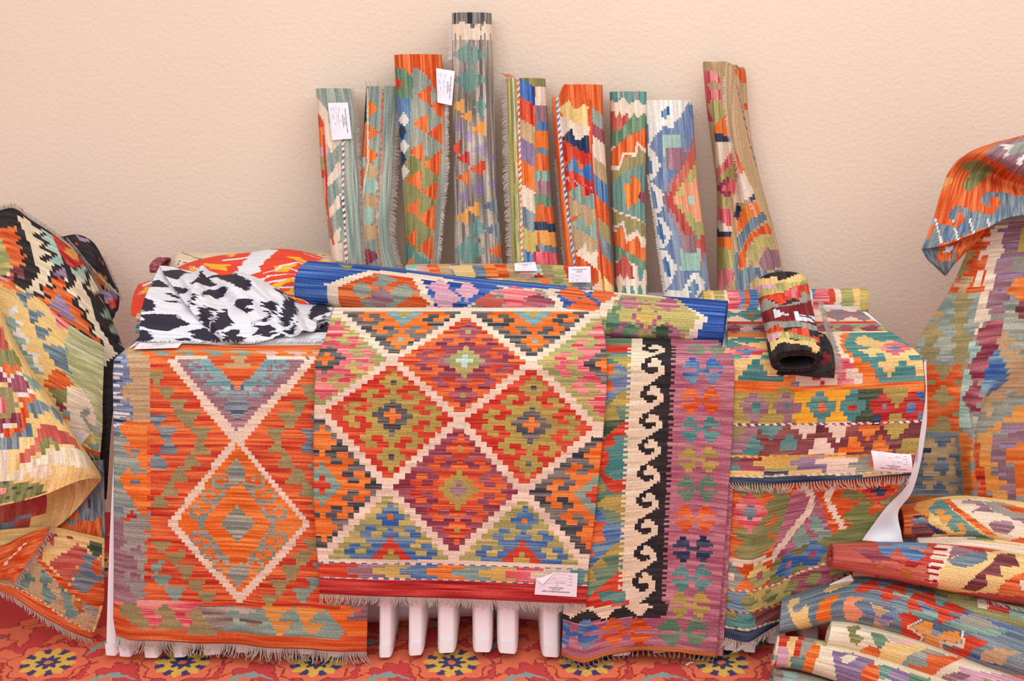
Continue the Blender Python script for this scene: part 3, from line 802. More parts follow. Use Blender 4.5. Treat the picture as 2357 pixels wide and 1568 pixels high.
# ---- teal and yellow kilim over the right end of the table
def teal_kilim():
    L = [(700, 1674), (796, 1674), (830, 1655), (1140, 1620)]
    R = [(700, 1960), (722, 1990), (740, 2016), (760, 2044), (780, 2073), (800, 2100), (815, 2116), (830, 2124), (860, 2128), (920, 2129), (1000, 2119), (1060, 2107), (1110, 2094)]
    V, D = hang(hpath(3.19, .766, 2.755, 2.728, .766, .05), L, R, 150, 230, [(1600, 1112), (1690, 1112), (1780, 1117), (1850, 1113), (1930, 1106), (2000, 1102), (2094, 1097)],
                lambda u, t: .006 * np.sin(u * 11) * t)
    p = Paint(D, 'y', 0, 21, (4, 3))
    # part lying on the table
    p.rect(1500, 700, 2200, 742, 'C'); p.rect(1600, 741, 2200, 745, 'R'); p.rect(1500, 745, 2200, 768, 'E'); p.rect(1500, 768, 2200, 777, 'O')
    for x in (1660, 1730, 1930, 1990): p.dia(x, 724, 40, 16, 'T' if x < 1800 else 'V'); p.dia(x, 724, 10, 5, 'o' if x < 1800 else 'T')
    for x in (1690, 1760, 1900, 1950, 2010): p.dia(x, 757, 32, 10, 'P'); p.dia(x + 30, 757, 22, 8, 'f' if x < 1800 else 'Q')
    p.poly([(1650, 777), (1900, 777), (1900, 885), (1650, 885)], 'y')
    for (x, y, w, h) in [(1720, 783, 55, 8), (1680, 795, 30, 10), (1660, 822, 42, 10), (1775, 826, 36, 10)]: p.dia(x, y, w, h, 'T')
    p.dia(1716, 809, 58, 15, 'K', 'B', .55)
    p.poly([(1733, 830), (1745, 830), (1770, 862), (1800, 868), (1792, 884), (1690, 884), (1705, 868), (1722, 850)], 'T'); p.poly([(1790, 862), (1812, 850), (1820, 884), (1788, 884)], 'T')
    p.poly([(1820, 764), (2080, 764), (2135, 888), (1800, 888)], 'C')
    p.poly([(1935, 768), (2060, 764), (2140, 880), (2140, 888), (1990, 888), (1985, 862), (1960, 830), (1935, 800)], 'O')
    p.poly([(1955, 766), (2052, 764), (2140, 830), (2135, 880), (2022, 880), (2012, 850), (1975, 825), (1940, 798)], 'T')
    p.poly([(1975, 775), (1992, 772), (2010, 782), (2035, 788), (2052, 782), (2075, 792), (2118, 812), (2130, 835), (2130, 870), (2110, 868), (2105, 850), (2070, 845), (2050, 868), (2042, 868), (2035, 850), (2015, 838), (2040, 830), (2030, 815), (2000, 820), (1978, 806), (2008, 800), (1968, 792)], 'y')
    p.dia(2060, 802, 40, 18, 'K', 'B', .6); p.poly([(2075, 835), (2090, 835), (2108, 872), (2112, 882), (2050, 882), (2062, 860)], 'T'); p.poly([(2095, 822), (2135, 818), (2135, 832), (2100, 832)], 'T')
    for (x, y, w, h) in [(1880, 850, 42, 26), (1930, 842, 34, 30), (1945, 880, 20, 16), (1890, 880, 18, 10)]: p.dia(x, y, w, h, 'K')
    p.rect(1800, 884, 2200, 896, 'C')
    for (x0, y, x1) in [(1804, 886, 1868), (1900, 884, 1930), (1964, 872, 2010), (1952, 832, 1976)]: p.rect(x0, y, x1, y + 5, 'v')
    p.poly([(1650, 884), (1800, 880), (1815, 858), (1838, 856), (1820, 896), (1650, 898)], 'O'); p.poly([(2020, 880), (2140, 880), (2140, 900), (1650, 905), (1650, 896)], 'O')
    # hanging front: rosettes
    p.b = (4, 3)
    p.rect(1550, 899, 2200, 974, 'G'); p.rect(1828, 899, 1962, 974, 'a'); p.rect(1962, 899, 2032, 974, 'N'); p.poly([(1950, 899), (2035, 899), (2000, 974), (1960, 974)], 'd'); p.rect(2108, 899, 2200, 974, 'B')
    def rosette(x, y, c, k, w=30, h=36):
        p.rect(x - 11, y - h, x + 11, y + h, c); p.rect(x - 21, y - h * .6, x + 21, y + h * .6, c); p.rect(x - w, y - 12, x + w, y + 12, c); p.rect(x - 8, y - 8, x + 9, y + 9, k)
    for x, c, k in [(1736, 'V', 'T'), (1812, 'V', 'T'), (1890, 'T', 'o'), (1962, 'T', 'R'), (2034, 'r', 'B'), (2098, 'r', 'B')]: rosette(x, 938, c, k)
    p.rect(1550, 974, 2200, 1048, 'm')
    p.rect(1550, 976, 1740, 1046, 'V')
    def stair(x, y0, y1, c, up, w=30):
        s_ = 3 if up else 0
        for k in range(4):
            a = y0 + (y1 - y0) * k / 4; b_ = y0 + (y1 - y0) * (k + 1) / 4
            ww = w * ((k + 1) if up else (4 - k)) / 4
            p.rect(x - ww, a, x + ww, b_, c)
    for x, c in [(1690, 'q'), (1776, 'T'), (1854, 'C'), (1928, 'C'), (1998, 'O'), (2062, 'G')]: stair(x, 976, 1016, c, False)
    for x, c in [(1738, 'T'), (1816, 'T'), (1892, 'C'), (1962, 'O'), (2026, 'O'), (2096, 'G')]: stair(x, 1006, 1044, c, True)
    p.rect(1550, 1050, 2200, 1088, 'P')
    xb = 1660
    for c, w in [('T', 44), ('P', 52), ('Y', 84), ('v', 60), ('C', 70), ('E', 52), ('o', 60), ('P', 60)]:
        p.rect(xb, 1050, xb + w, 1088, c); p.rect(xb - 22, 1062, xb + 3, 1074, c); xb += w
    p.rect(1550, 1093, 2200, 1140, 'N')
    for y, a, c_ in ((975, 'w', 'm'), (1048, 'O', 'Y'), (1090, 'w', 'Y')): p.cord([(1600, y + (4 if y > 1080 else 1)), (1780, y + (7 if y > 1080 else 3)), (1900, y + 2), (2130, y - 5)], 5, a, c_, 9)
    o = sheet('kilim', V, p, M_KILIM)
    tag(o, 'teal and yellow kilim with bands of rosettes hanging over the right end of the table', 'rug', 'kilims hanging over the front of the table')
    fringe(o, V[-1] + [0, -.002, .003], (0, -.12, -1), .026, .0065, M_FRINGE, seed=9, tuft=3, r=.0011, sway=.8)
    q = [atY(x, y, 2.715) for x, y in ((2099, 1087), (2012, 1084), (2005, 1038), (2096, 1045))]
    paper_tag(o, *q, bend=.006)
    return o
teal_kilim()

# ---- green and rust kilim hanging beneath it
def rust_kilim():
    L = [(900, 1600), (1500, 1610)]
    R = [(900, 2085), (1100, 2076), (1130, 2066), (1180, 2035), (1240, 1988), (1300, 1965), (1460, 1945)]
    V, D = hang(hpath(2.80, .752, 2.770, 2.744, .752, .0), L, R, 150, 230, [(1600, 1462), (1680, 1464), (1720, 1467), (1790, 1450), (1860, 1432), (1945, 1420)],
                lambda u, t: t * (.03 * np.exp(-((u - .3) / .12) ** 2) - .03 * np.exp(-((u - .62) / .14) ** 2)))
    p = Paint(D, 'A', 0, 31, (3, 2)); p.rect(1500, 900, 2200, 1290, 'o')
    # green hooked medallion on rust at the left
    p.dia(1725, 1185, 130, 115, 'g')
    for (x, y) in [(1680, 1245), (1770, 1245), (1790, 1205), (1680, 1205), (1765, 1150), (1690, 1150)]: p.dia(x, y, 32, 24, 'o')
    p.rect(1650, 1116, 1690, 1132, 'o'); p.rect(1800, 1190, 1900, 1205, 'o')
    p.dia(1724, 1175, 44, 48, 'K', 'S', .55); p.dia(1800, 1160, 42, 34, 'g'); p.dia(1806, 1212, 36, 34, 'g'); p.dia(1758, 1248, 34, 24, 'g')
    p.poly([(1830, 1130), (1880, 1130), (1925, 1245), (1985, 1240), (1900, 1330), (1770, 1300)], 'L')
    for (x, y, r) in [(1850, 1250, 26), (1885, 1215, 18), (1905, 1245, 22), (1880, 1200, 12)]: p.dia(x, y, r, r * 1.3, 't')
    p.line([(1855, 1125), (1875, 1150), (1868, 1180), (1780, 1288), (1650, 1286)], 15, 'C')
    p.line([(1925, 1125), (1905, 1150), (1945, 1220), (1960, 1240), (2060, 1235)], 14, 'C')
    p.poly([(1930, 1110), (2080, 1110), (2060, 1225), (1965, 1228), (1915, 1155)], 'o')
    for (x, y, a, b_) in [(1965, 1140, 34, 14), (1975, 1190, 36, 30), (2040, 1145, 40, 26), (2030, 1200, 34, 30), (1990, 1165, 20, 22)]: p.dia(x, y, a, b_, 'g')
    p.dia(2025, 1132, 44, 24, 'R', 'N', .5); p.poly([(1945, 1245), (2060, 1240), (2060, 1300), (1935, 1300)], 'P')
    # lower border
    sk = lambda x: 0 if x < 1795 else -(x - 1795) * .5
    Y0 = p.Y.copy(); p.Y = p.Y + np.where(p.X < 1795, 0, (p.X - 1795) * .5)
    def B_(pts, c): p.poly(pts, c)
    B_([(1550, 1294), (2100, 1294), (2100, 1350), (1550, 1350)], 'o'); B_([(1780, 1294), (2100, 1294), (2100, 1350), (1770, 1350)], 'g')
    for x, c, k in [(1680, 'E', 'C'), (1748, 'Q', 'L'), (1820, 'B', 'L'), (1874, 'B', 'L')]:
        y = 1322; p.dia(x, y, 34, 34, c); p.rect(x - 8, y - 7, x + 8, y + 7, k)
    B_([(1550, 1352), (2100, 1352), (2100, 1398), (1550, 1398)], 'g')
    for x, c in [(1690, 'B'), (1745, 'Y'), (1800, 'Y'), (1850, 'P'), (1900, 'P')]: B_([(x - 32, 1354), (x + 30, 1354), (x + 6, 1376), (x + 34, 1398), (x - 28, 1398), (x - 2, 1376)], c)
    B_([(1550, 1402), (1735, 1402), (1735, 1438), (1550, 1438)], 'T'); B_([(1730, 1402), (2100, 1402), (2100, 1438), (1740, 1438)], 'm'); B_([(1660, 1402), (1690, 1402), (1690, 1420), (1660, 1420)], 'g')
    B_([(1550, 1438), (2100, 1438), (2100, 1520), (1550, 1520)], 'N')
    for y, a, c_ in ((1351, 'w', 'o'), (1400, 'O', 'N'), (1438, 'w', 'Y')): p.cord([(1600, y), (1795, y), (1960, y + sk(1960))], 4.5, a, c_, 8)
    o = sheet('kilim', V, p, M_KILIM)
    tag(o, 'rust and green kilim with a cream zigzag hanging under the teal and yellow one', 'rug', 'kilims hanging over the front of the table')
    fringe(o, V[-1] + [0, -.003, .003], (.1, -.2, -1), .026, .005, M_FRINGE, seed=12, tuft=2, r=.0012, sway=.9)
    return o
rust_kilim()
# ================================================================== kilims rolled up and stood against the wall
def conv(ox, oy, s):
    f = lambda x, y: (ox + x / s, oy + y / s)
    f.s = s
    return f
zA = conv(700, 0, 2.45); zB = conv(1130, 120, 2.613)

class ZP:
    """paint in the coordinates of an enlarged measuring crop"""
    def __init__(s, p, z): s.p, s.z = p, z
    def poly(s, c, *pts): s.p.poly([s.z(*q) for q in pts], c); return s
    def rect(s, c, x0, y0, x1, y1): a, b = s.z(x0, y0), s.z(x1, y1); s.p.rect(*a, *b, c); return s
    def para(s, c, x0, y0, x1, y1, h): return s.poly(c, (x0, y0), (x1, y1), (x1, y1 + h), (x0, y0 + h))
    def dia(s, c, x, y, rx, ry, c2=None, w=.3): a = s.z(x, y); s.p.dia(*a, rx / s.z.s, ry / s.z.s, c, c2, w); return s
    def lt(s, c, ax, ay, bx, h): return s.poly(c, (ax, ay), (bx, ay - h), (bx, ay + h))
    def line(s, c, w, *pts): s.p.line([s.z(*q) for q in pts], w / s.z.s, c); return s
    def cord(s, c1, c2, w, *pts, p=7): s.p.cord([s.z(*q) for q in pts], w / s.z.s, c1, c2, p); return s

def upright(L, R, Yt, Yb, loose='l', rd=.045, turns=2.6, seed=0, flap=.004, power=2.6, n=190):
    L, R = np.asarray(L, float), np.asarray(R, float)
    py = np.linspace(max(L[0, 0], R[0, 0]), max(L[-1, 0], R[-1, 0]), 9)
    l = np.interp(py, L[:, 0], L[:, 1]); r = np.interp(py, R[:, 0], R[:, 1])
    Ys = np.linspace(Yt, Yb, 9)
    ax = atY((l + r) / 2, py, Ys)
    d = Ys * ct - (ax[:, 2] - HC) * st
    r1 = (r - l) / 2 / F * d
    r2 = np.linspace(rd, rd * 1.1, 9)
    phi0, sg = (math.pi - .42, -1) if loose == 'l' else (.42, 1)
    return roll(ax, (1, 0, 0), (0, -1, .12), r1, r2, turns, phi0, sg, n=n, around=116, seed=seed, flap=flap, power=power), sg

def finish_roll(V, sg, p, label, group='kilims rolled upright against the wall', name='rolled_kilim', thick=.0045, cat='rolled rug'):
    o = sheet(name, V, p, M_KILIM_T, thick, flip=sg > 0)
    tag(o, label, cat, group)
    return o

def side_fringe(o, V, out, length=.013, mat=None, i0=0, i1=None, step=.0032, seed=1, j=0):
    E = V[i0:i1, j][::3]
    fringe(o, E, out, length, step, mat or M_FRINGE, r=.0015, seed=seed, sway=.5)

# 1 grey kilim with cream steps and a paper tag
V, sg = upright([(205, 726), (400, 738), (630, 768)], [(205, 808), (240, 817), (630, 838)], 3.585, 3.40, 'r', .040, seed=1)
p = Paint(proj(centres(V)), 's', 1, 41, (2, 1)); z = ZP(p, zA)
z.poly('f', (50, 560), (75, 560), (135, 640), (140, 860), (115, 900), (125, 1060), (140, 1200), (50, 1200))
z.poly('C', (50, 555), (80, 560), (135, 635), (140, 700), (200, 700), (215, 790), (180, 840), (155, 865), (125, 800), (120, 690), (60, 640))
z.poly('R', (50, 645), (90, 650), (110, 700), (112, 760), (60, 740)); z.rect('O', 60, 720, 112, 825); z.rect('l', 65, 825, 110, 890); z.rect('Q', 70, 890, 112, 965); z.rect('R', 75, 965, 118, 1010)
for a in (0, 185, 370): z.poly('C', (205, 915 + a), (205, 985 + a), (180, 1010 + a), (160, 1035 + a), (130, 1055 + a), (133, 1000 + a), (165, 965 + a), (180, 930 + a))
z.line('R', 12, (110, 770), (125, 1000), (128, 1150), (165, 1380), (175, 1500)); z.rect('C', 150, 1380, 215, 1480)
z.cord('P', 'w', 12, (222, 780), (218, 1050), (230, 1300), (245, 1560))
R1 = finish_roll(V, sg, p, 'grey-green rolled kilim with cream steps, leftmost of the row at the wall')
side_fringe(R1, V, (1, -.15, 0), .015, seed=3)
q = [atY(x, y, Y) for x, y, Y in ((801, 236, 3.512), (810, 319, 3.488), (765, 323, 3.488), (755, 237, 3.512))]
paper_tag(R1, *q, nrm=(0, -1, .1))

# 2 grey kilim with orange saw teeth
V, sg = upright([(200, 842), (300, 836), (400, 828), (630, 842)], [(200, 918), (400, 905), (520, 896), (560, 898), (630, 922)], 3.585, 3.40, 'r', .042, seed=2, turns=2.3)
p = Paint(proj(centres(V)), 's', 1, 42, (2, 1)); z = ZP(p, zA)
z.poly('k', (310, 480), (352, 480), (352, 700), (310, 860)); z.poly('o', (310, 720), (352, 690), (355, 1000), (325, 1200), (310, 1200)); z.rect('J', 310, 890, 348, 950)
for y in (615, 750, 880): z.poly('O', (358, y - 58), (358, y + 58), (420, y))
for y, c in ((970, 'W'), (1050, 'J'), (1140, 'W'), (1215, 'J'), (1310, 'W')): z.poly(c, (345, y - 50), (400, y - 35), (425, y), (395, y + 40), (335, y + 60))
z.poly('P', (340, 1400), (410, 1430), (415, 1465), (350, 1500))
z.line('w', 8, (358, 500), (360, 920), (330, 1100), (345, 1560)); z.cord('O', 'V', 11, (445, 505), (435, 950), (400, 1220), (440, 1560))
for y in (500, 1560): pass
R2 = finish_roll(V, sg, p, 'grey rolled kilim with orange saw teeth, second from the left at the wall')
side_fringe(R2, V, (1, -.2, -.1), .021, seed=5, mat=M_FRINGE)
fringe(R2, V[0, 20:60:4] + [0, 0, .002], (-.3, 0, 1), .018, .02, M_FRINGE, seed=8)

# 3 orange-topped kilim with serrated triangles
V, sg = upright([(128, 905), (300, 917), (450, 925), (630, 935)], [(128, 1018), (250, 1026), (400, 1028), (500, 1015), (630, 1002)], 3.575, 3.395, 'r', .054, seed=3, power=2.3)
p = Paint(proj(centres(V)), 'E', 1, 43, (2, 1)); z = ZP(p, zA)
z.poly('g', (600, 880), (770, 880), (700, 1420), (560, 1420), (560, 930))
z.poly('e', (500, 380), (560, 385), (615, 440), (612, 570), (500, 580)); z.poly('R', (505, 430), (560, 470), (540, 500), (500, 500))
z.poly('B', (500, 560), (605, 560), (590, 800), (560, 930), (555, 1300), (500, 1300))
for y in (680, 830, 970): z.dia('w', 562, y, 32, 44)
for y in (745, 900): z.dia('N', 552, y, 26, 50)
for ax_, ay, bx, h in [(630, 540, 716, 60), (610, 700, 700, 60), (590, 860, 672, 60), (568, 1018, 660, 60), (568, 1180, 648, 60), (572, 1345, 632, 56)]: z.lt('o', ax_, ay, bx, h)
z.poly('o', (790, 400), (720, 400), (720, 480), (760, 560), (710, 600), (790, 690))
for ax_, ay, bx, h in [(695, 755, 785, 70), (670, 930, 775, 85), (655, 1085, 755, 60), (640, 1235, 740, 85), (640, 1400, 730, 80)]: z.lt('o', ax_, ay, bx, h)
z.rect('o', 480, 270, 830, 385); z.poly('o', (560, 385), (620, 385), (600, 430)); z.poly('o', (640, 385), (800, 385), (800, 430), (750, 500), (700, 440))
z.poly('T', (560, 1360), (640, 1440), (712, 1480), (712, 1560), (560, 1560)); z.poly('O', (620, 1440), (570, 1500), (580, 1560), (610, 1560))
z.poly('E', (800, 470), (800, 560), (785, 800), (755, 1050), (735, 1350), (720, 1560), (860, 1560), (860, 470))
R3 = finish_roll(V, sg, p, 'orange-topped rolled kilim with serrated red triangles and a tag, third from the left')
side_fringe(R3, V, (1, -.25, 0), .014, M_FRINGE_W, i0=40, seed=6)
q = [atY(x, y, Y) for x, y, Y in ((1047, 164, 3.515), (1040, 243, 3.49), (1007, 236, 3.49), (1004, 157, 3.515))]
paper_tag(R3, *q, bend=.003, nrm=(0, -1, .1))

# 4 tall grey-brown heathered kilim
V, sg = upright([(32, 1041), (300, 1044), (630, 1046)], [(32, 1134), (300, 1141), (450, 1148), (630, 1162)], 3.59, 3.41, 'l', .040, seed=4, n=230, turns=3)
p = Paint(proj(centres(V)), 'h', 1, 44, (2, 2), 1.25); z = ZP(p, zA)
z.rect('D', 800, 40, 1100, 140); z.poly('C', (800, 130), (860, 140), (900, 120), (960, 160), (990, 140), (1000, 180), (1020, 130), (1100, 170), (1100, 228), (800, 228))
for x in range(850, 1070, 28): z.rect('h', x, 196, x + 11, 240)
z.dia('u', 935, 312, 108, 66); z.dia('u', 940, 455, 95, 78); z.dia('u', 1000, 605, 40, 58)
for c, x, y, w in [('X', 870, 600, 42), ('X', 930, 660, 44), ('X', 990, 725, 48), ('v', 860, 715, 40), ('v', 925, 775, 46), ('v', 1000, 845, 46), ('v', 1060, 895, 30), ('R', 850, 840, 40), ('r', 905, 895, 48), ('R', 985, 955, 46), ('o', 905, 1005, 46), ('v', 975, 1065, 50), ('v', 895, 1115, 42), ('v', 1065, 1040, 34), ('X', 960, 1185, 44), ('X', 895, 1230, 46), ('S', 1060, 1165, 50), ('S', 1065, 1300, 50), ('o', 1090, 1420, 52)]:
    z.poly(c, (x - w, y), (x + w * .75, y - w), (x + w * .75, y + w))
z.dia('u', 985, 1290, 48, 60); z.dia('u', 935, 1420, 92, 96)
R4 = finish_roll(V, sg, p, 'tallest rolled kilim at the wall, heathered grey-brown with teal diamonds')
side_fringe(R4, V, (-1, -.2, 0), .016, M_FRINGE_W, i0=14, i1=42, seed=9)

# 5 green-edged kilim of coloured slanting blocks
V, sg = upright([(182, 1166), (400, 1172), (640, 1180)], [(182, 1258), (400, 1268), (640, 1293)], 3.585, 3.39, 'l', .044, seed=5, turns=2.4)
p = Paint(proj(centres(V)), 'g', 1, 45, (2, 1)); z = ZP(p, zB)
for c, y, h in [('b', 150, 120), ('R', 262, 130), ('W', 392, 110), ('v', 505, 130), ('O', 635, 145), ('C', 782, 130), ('S', 912, 120), ('Y', 1032, 130), ('B', 1165, 150)]: z.para(c, 160, y, 275, y + 70, h)
for c, y, h in [('g', 130, 90), ('C', 215, 110), ('V', 325, 100), ('B', 425, 60), ('O', 480, 110), ('S', 585, 45), ('o', 625, 95), ('t', 718, 62), ('V', 780, 90), ('e', 865, 70), ('o', 932, 100), ('N', 1030, 55), ('X', 1080, 85), ('S', 1165, 60), ('K', 1205, 130)]:
    z.poly(c, (262, y), (300, y - 8), (420, y + 16), (420, y + h + 16), (300, y + h - 8), (264, y + h))
z.line('A', 5, (262, 160), (290, 1300))
z.rect('Q', 60, 100, 158, 700); z.poly('Q', (60, 700), (172, 700), (192, 1330), (60, 1330)); z.line('g', 8, (118, 160), (140, 800), (150, 1300)); z.line('w', 4, (135, 160), (158, 800), (170, 1300))
z.cord('o', 'w', 15, (163, 160), (175, 700), (192, 1330))
R5 = finish_roll(V, sg, p, 'olive-edged rolled kilim of slanting coloured blocks, fifth from the left at the wall')
side_fringe(R5, V, (-1, -.25, -.1), .02, M_FRINGE, seed=11)
fringe(R5, V[0, 0:14:3] + [0, 0, .002], (-.6, 0, .6), .02, .006, plain('orange_cord', (226, 120, 70)), seed=10, r=.002)

# 6 red-orange kilim with a blue and white cord
V, sg = upright([(225, 1268), (400, 1281), (680, 1308)], [(225, 1388), (400, 1396), (680, 1416)], 3.57, 3.365, 'l', .05, seed=6, turns=2.5)
V[:, :, 2] += (.034 * np.clip((V[:, :, 0] - V[:, :, 0].min(1, keepdims=True) - .022) / .012, 0, 1)) * np.linspace(1, 0, V.shape[0])[:, None]
p = Paint(proj(centres(V)), 'o', 1, 46, (2, 1)); z = ZP(p, zB)
z.rect('o', 330, 150, 760, 310)
z.poly('y', (405, 345), (470, 295), (500, 350), (560, 320), (585, 330), (590, 450), (500, 430), (440, 385)); z.poly('C', (405, 385), (440, 390), (520, 435), (592, 450), (592, 490), (540, 545), (500, 520), (480, 480), (410, 520))
z.poly('N', (430, 525), (490, 455), (505, 540), (585, 500), (592, 620), (500, 570)); z.poly('R', (420, 540), (500, 575), (545, 600), (605, 615), (600, 660), (560, 700), (525, 650), (470, 660), (425, 650))
z.poly('B', (440, 700), (510, 630), (530, 710), (600, 665), (615, 790), (540, 740)); z.poly('R', (435, 700), (540, 745), (630, 800), (625, 860), (560, 880), (500, 830), (440, 840)); z.line('K', 12, (450, 760), (640, 840))
z.poly('t', (465, 855), (540, 795), (560, 880), (630, 840), (632, 960), (520, 905)); z.poly('W', (470, 880), (560, 920), (640, 960), (640, 1000), (570, 1060), (540, 980), (475, 1000))
z.poly('t', (480, 1040), (550, 975), (570, 1060), (635, 1010), (640, 1140), (560, 1090)); z.poly('W', (485, 1050), (640, 1130), (660, 1200), (600, 1240), (560, 1180), (500, 1200))
z.poly('C', (510, 1220), (570, 1150), (590, 1220), (665, 1180), (670, 1330), (570, 1260)); z.poly('C', (600, 1420), (680, 1360), (690, 1470), (610, 1500))
for c, y, h in [('s', 330, 100), ('P', 420, 110), ('C', 500, 150), ('W', 630, 130), ('B', 735, 140), ('o', 860, 140), ('q', 985, 120), ('S', 1085, 120), ('o', 1190, 130), ('y', 1320, 120)]: z.para(c, 600 + (y - 330) * .05, y, 760, y + 120, h)
z.line('R', 10, (598, 300), (612, 700), (640, 1000), (668, 1330), (690, 1500))
z.poly('o', (330, 200), (395, 255), (420, 560), (470, 950), (505, 1300), (520, 1500), (330, 1500))
z.cord('B', 'w', 15, (396, 250), (430, 700), (470, 1020), (505, 1290), (520, 1480))
R6 = finish_roll(V, sg, p, 'bright red-orange rolled kilim with a blue and white cord at the wall')
side_fringe(R6, V, (-1, -.2, 0), .009, M_FRINGE_D, i0=60, seed=13)

# 7 slim kilim, teal and red zigzags
V, sg = upright([(212, 1401), (450, 1405), (690, 1416)], [(212, 1487), (450, 1483), (690, 1488)], 3.585, 3.38, 'r', .04, seed=7, turns=2.4)
p = Paint(proj(centres(V)), 'C', 1, 47, (2, 1)); z = ZP(p, zB)
z.poly('T', (690, 220), (960, 220), (960, 320), (905, 320), (890, 285), (830, 315), (800, 270), (750, 310), (725, 290), (690, 320)); z.rect('s', 760, 230, 800, 275); z.rect('s', 850, 230, 890, 290)
z.poly('M', (690, 380), (720, 360), (745, 360), (750, 400), (775, 360), (790, 400), (815, 360), (835, 395), (850, 440), (800, 480), (690, 500)); z.poly('e', (840, 395), (865, 370), (880, 400), (920, 370), (960, 400), (960, 480), (840, 530), (690, 590), (690, 490), (780, 470))
z.poly('o', (690, 640), (760, 560), (840, 500), (960, 450), (960, 560), (880, 600), (780, 690), (690, 680)); z.line('C', 14, (700, 690), (770, 700), (800, 610), (870, 620), (880, 550), (940, 610))
z.poly('q', (690, 710), (770, 720), (800, 640), (870, 640), (890, 580), (960, 630), (960, 680), (830, 740), (690, 810)); z.poly('u', (690, 830), (780, 740), (880, 690), (960, 660), (960, 1060), (880, 1000), (760, 960), (690, 900))
z.poly('O', (800, 790), (845, 800), (840, 740), (900, 780), (905, 880), (860, 920), (820, 950)); z.poly('P', (880, 870), (905, 840), (960, 860), (960, 930), (905, 900))
z.poly('q', (690, 930), (760, 970), (900, 1020), (960, 1060), (960, 1140), (890, 1100), (860, 1080), (810, 1120), (780, 1070), (690, 1060)); z.line('C', 14, (700, 1010), (740, 1060), (795, 1030), (815, 1130), (880, 1080), (900, 1160), (950, 1140))
z.poly('o', (690, 1040), (740, 1090), (795, 1050), (815, 1150), (885, 1110), (905, 1180), (960, 1160), (960, 1290), (850, 1220), (690, 1150)); z.poly('e', (690, 1130), (780, 1180), (870, 1230), (960, 1280), (960, 1330), (880, 1290), (800, 1240), (690, 1290))
z.poly('M', (690, 1280), (760, 1270), (800, 1220), (850, 1290), (860, 1370), (830, 1370), (820, 1340), (800, 1380), (780, 1340), (740, 1370)); z.poly('T', (880, 1290), (920, 1310), (915, 1370), (890, 1380))
for x in range(740, 940, 48): z.poly('T', (x, 1470), (x, 1410), (x + 14, 1400), (x + 26, 1440), (x + 34, 1470))
R7 = finish_roll(V, sg, p, 'slim rolled kilim with teal top and red zigzags, left of the blue one')

# 8 blue and white kilim
V, sg = upright([(232, 1483), (400, 1489), (560, 1512), (705, 1534)], [(232, 1594), (400, 1607), (560, 1624), (705, 1640)], 3.575, 3.36, 'l', .05, seed=8, turns=2.3, power=2.2)
p = Paint(proj(centres(V)), 'n', 1, 48, (2, 2)); z = ZP(p, zB)
z.poly('w', (880, 240), (1320, 240), (1320, 300), (1240, 300), (1260, 460), (1225, 400), (1190, 300), (1165, 360), (1110, 430), (1085, 475), (1050, 440), (980, 520), (945, 600), (880, 600))
z.dia('B', 1065, 375, 42, 52); z.poly('w', (1060, 400), (1085, 350), (1130, 395), (1085, 475), (1050, 430)); z.poly('B', (1185, 350), (1205, 310), (1225, 340), (1222, 415), (1200, 385)); z.poly('B', (890, 420), (945, 440), (955, 540), (940, 560), (890, 560))
wl = [(880, 540), (945, 560), (985, 600), (1025, 680), (990, 765), (960, 780), (1000, 805), (1060, 880), (1020, 965), (985, 985), (1030, 1000), (1095, 1090), (1060, 1175), (1015, 1190), (1060, 1200), (1130, 1300), (1090, 1385), (1060, 1420), (1040, 1560), (880, 1560)]
z.poly('w', *wl)
for x, y in ((955, 675), (985, 880), (1030, 1085), (1065, 1295)): z.poly('B', (x - 20, y - 75), (x + 10, y - 20), (x + 20, y + 40), (x + 12, y + 75), (x - 15, y + 30), (x - 32, y - 20))
z.poly('w', (1160, 1440), (1210, 1340), (1250, 1330), (1290, 1390), (1285, 1430), (1235, 1480), (1220, 1440), (1190, 1470)); z.dia('B', 1225, 1425, 32, 56); z.rect('w', 1040, 1440, 1190, 1560); z.poly('w', (1300, 1450), (1340, 1380), (1360, 1560), (1240, 1560), (1250, 1490))
p.b = (4, 2); p.X, p.Y = p.blk(p.b)
for c, k in (('V', 1.0), ('M', .86), ('Q', .56), ('x', .34)):
    z.poly(c, (1200 - 170 * k, 890), (1240, 890 - 420 * k), (1400, 890 - 200 * k), (1400, 890 + 200 * k), (1250, 890 + 420 * k))
for c, x, y, w, h in [('J', 1090, 570, 50, 70), ('V', 1110, 650, 50, 60), ('J', 1205, 1250, 60, 60), ('V', 1200, 1150, 40, 50)]: z.rect(c, x - w, y - h, x + w, y + h)
z.rect('x', 1100, 860, 1290, 915); z.rect('x', 1165, 800, 1250, 975); z.rect('J', 1190, 868, 1228, 912)
R8 = finish_roll(V, sg, p, 'blue and white rolled kilim with a pink stepped diamond, eighth from the left')
side_fringe(R8, V, (-1, .2, 0), .008, M_FRINGE_W, i0=70, seed=15)

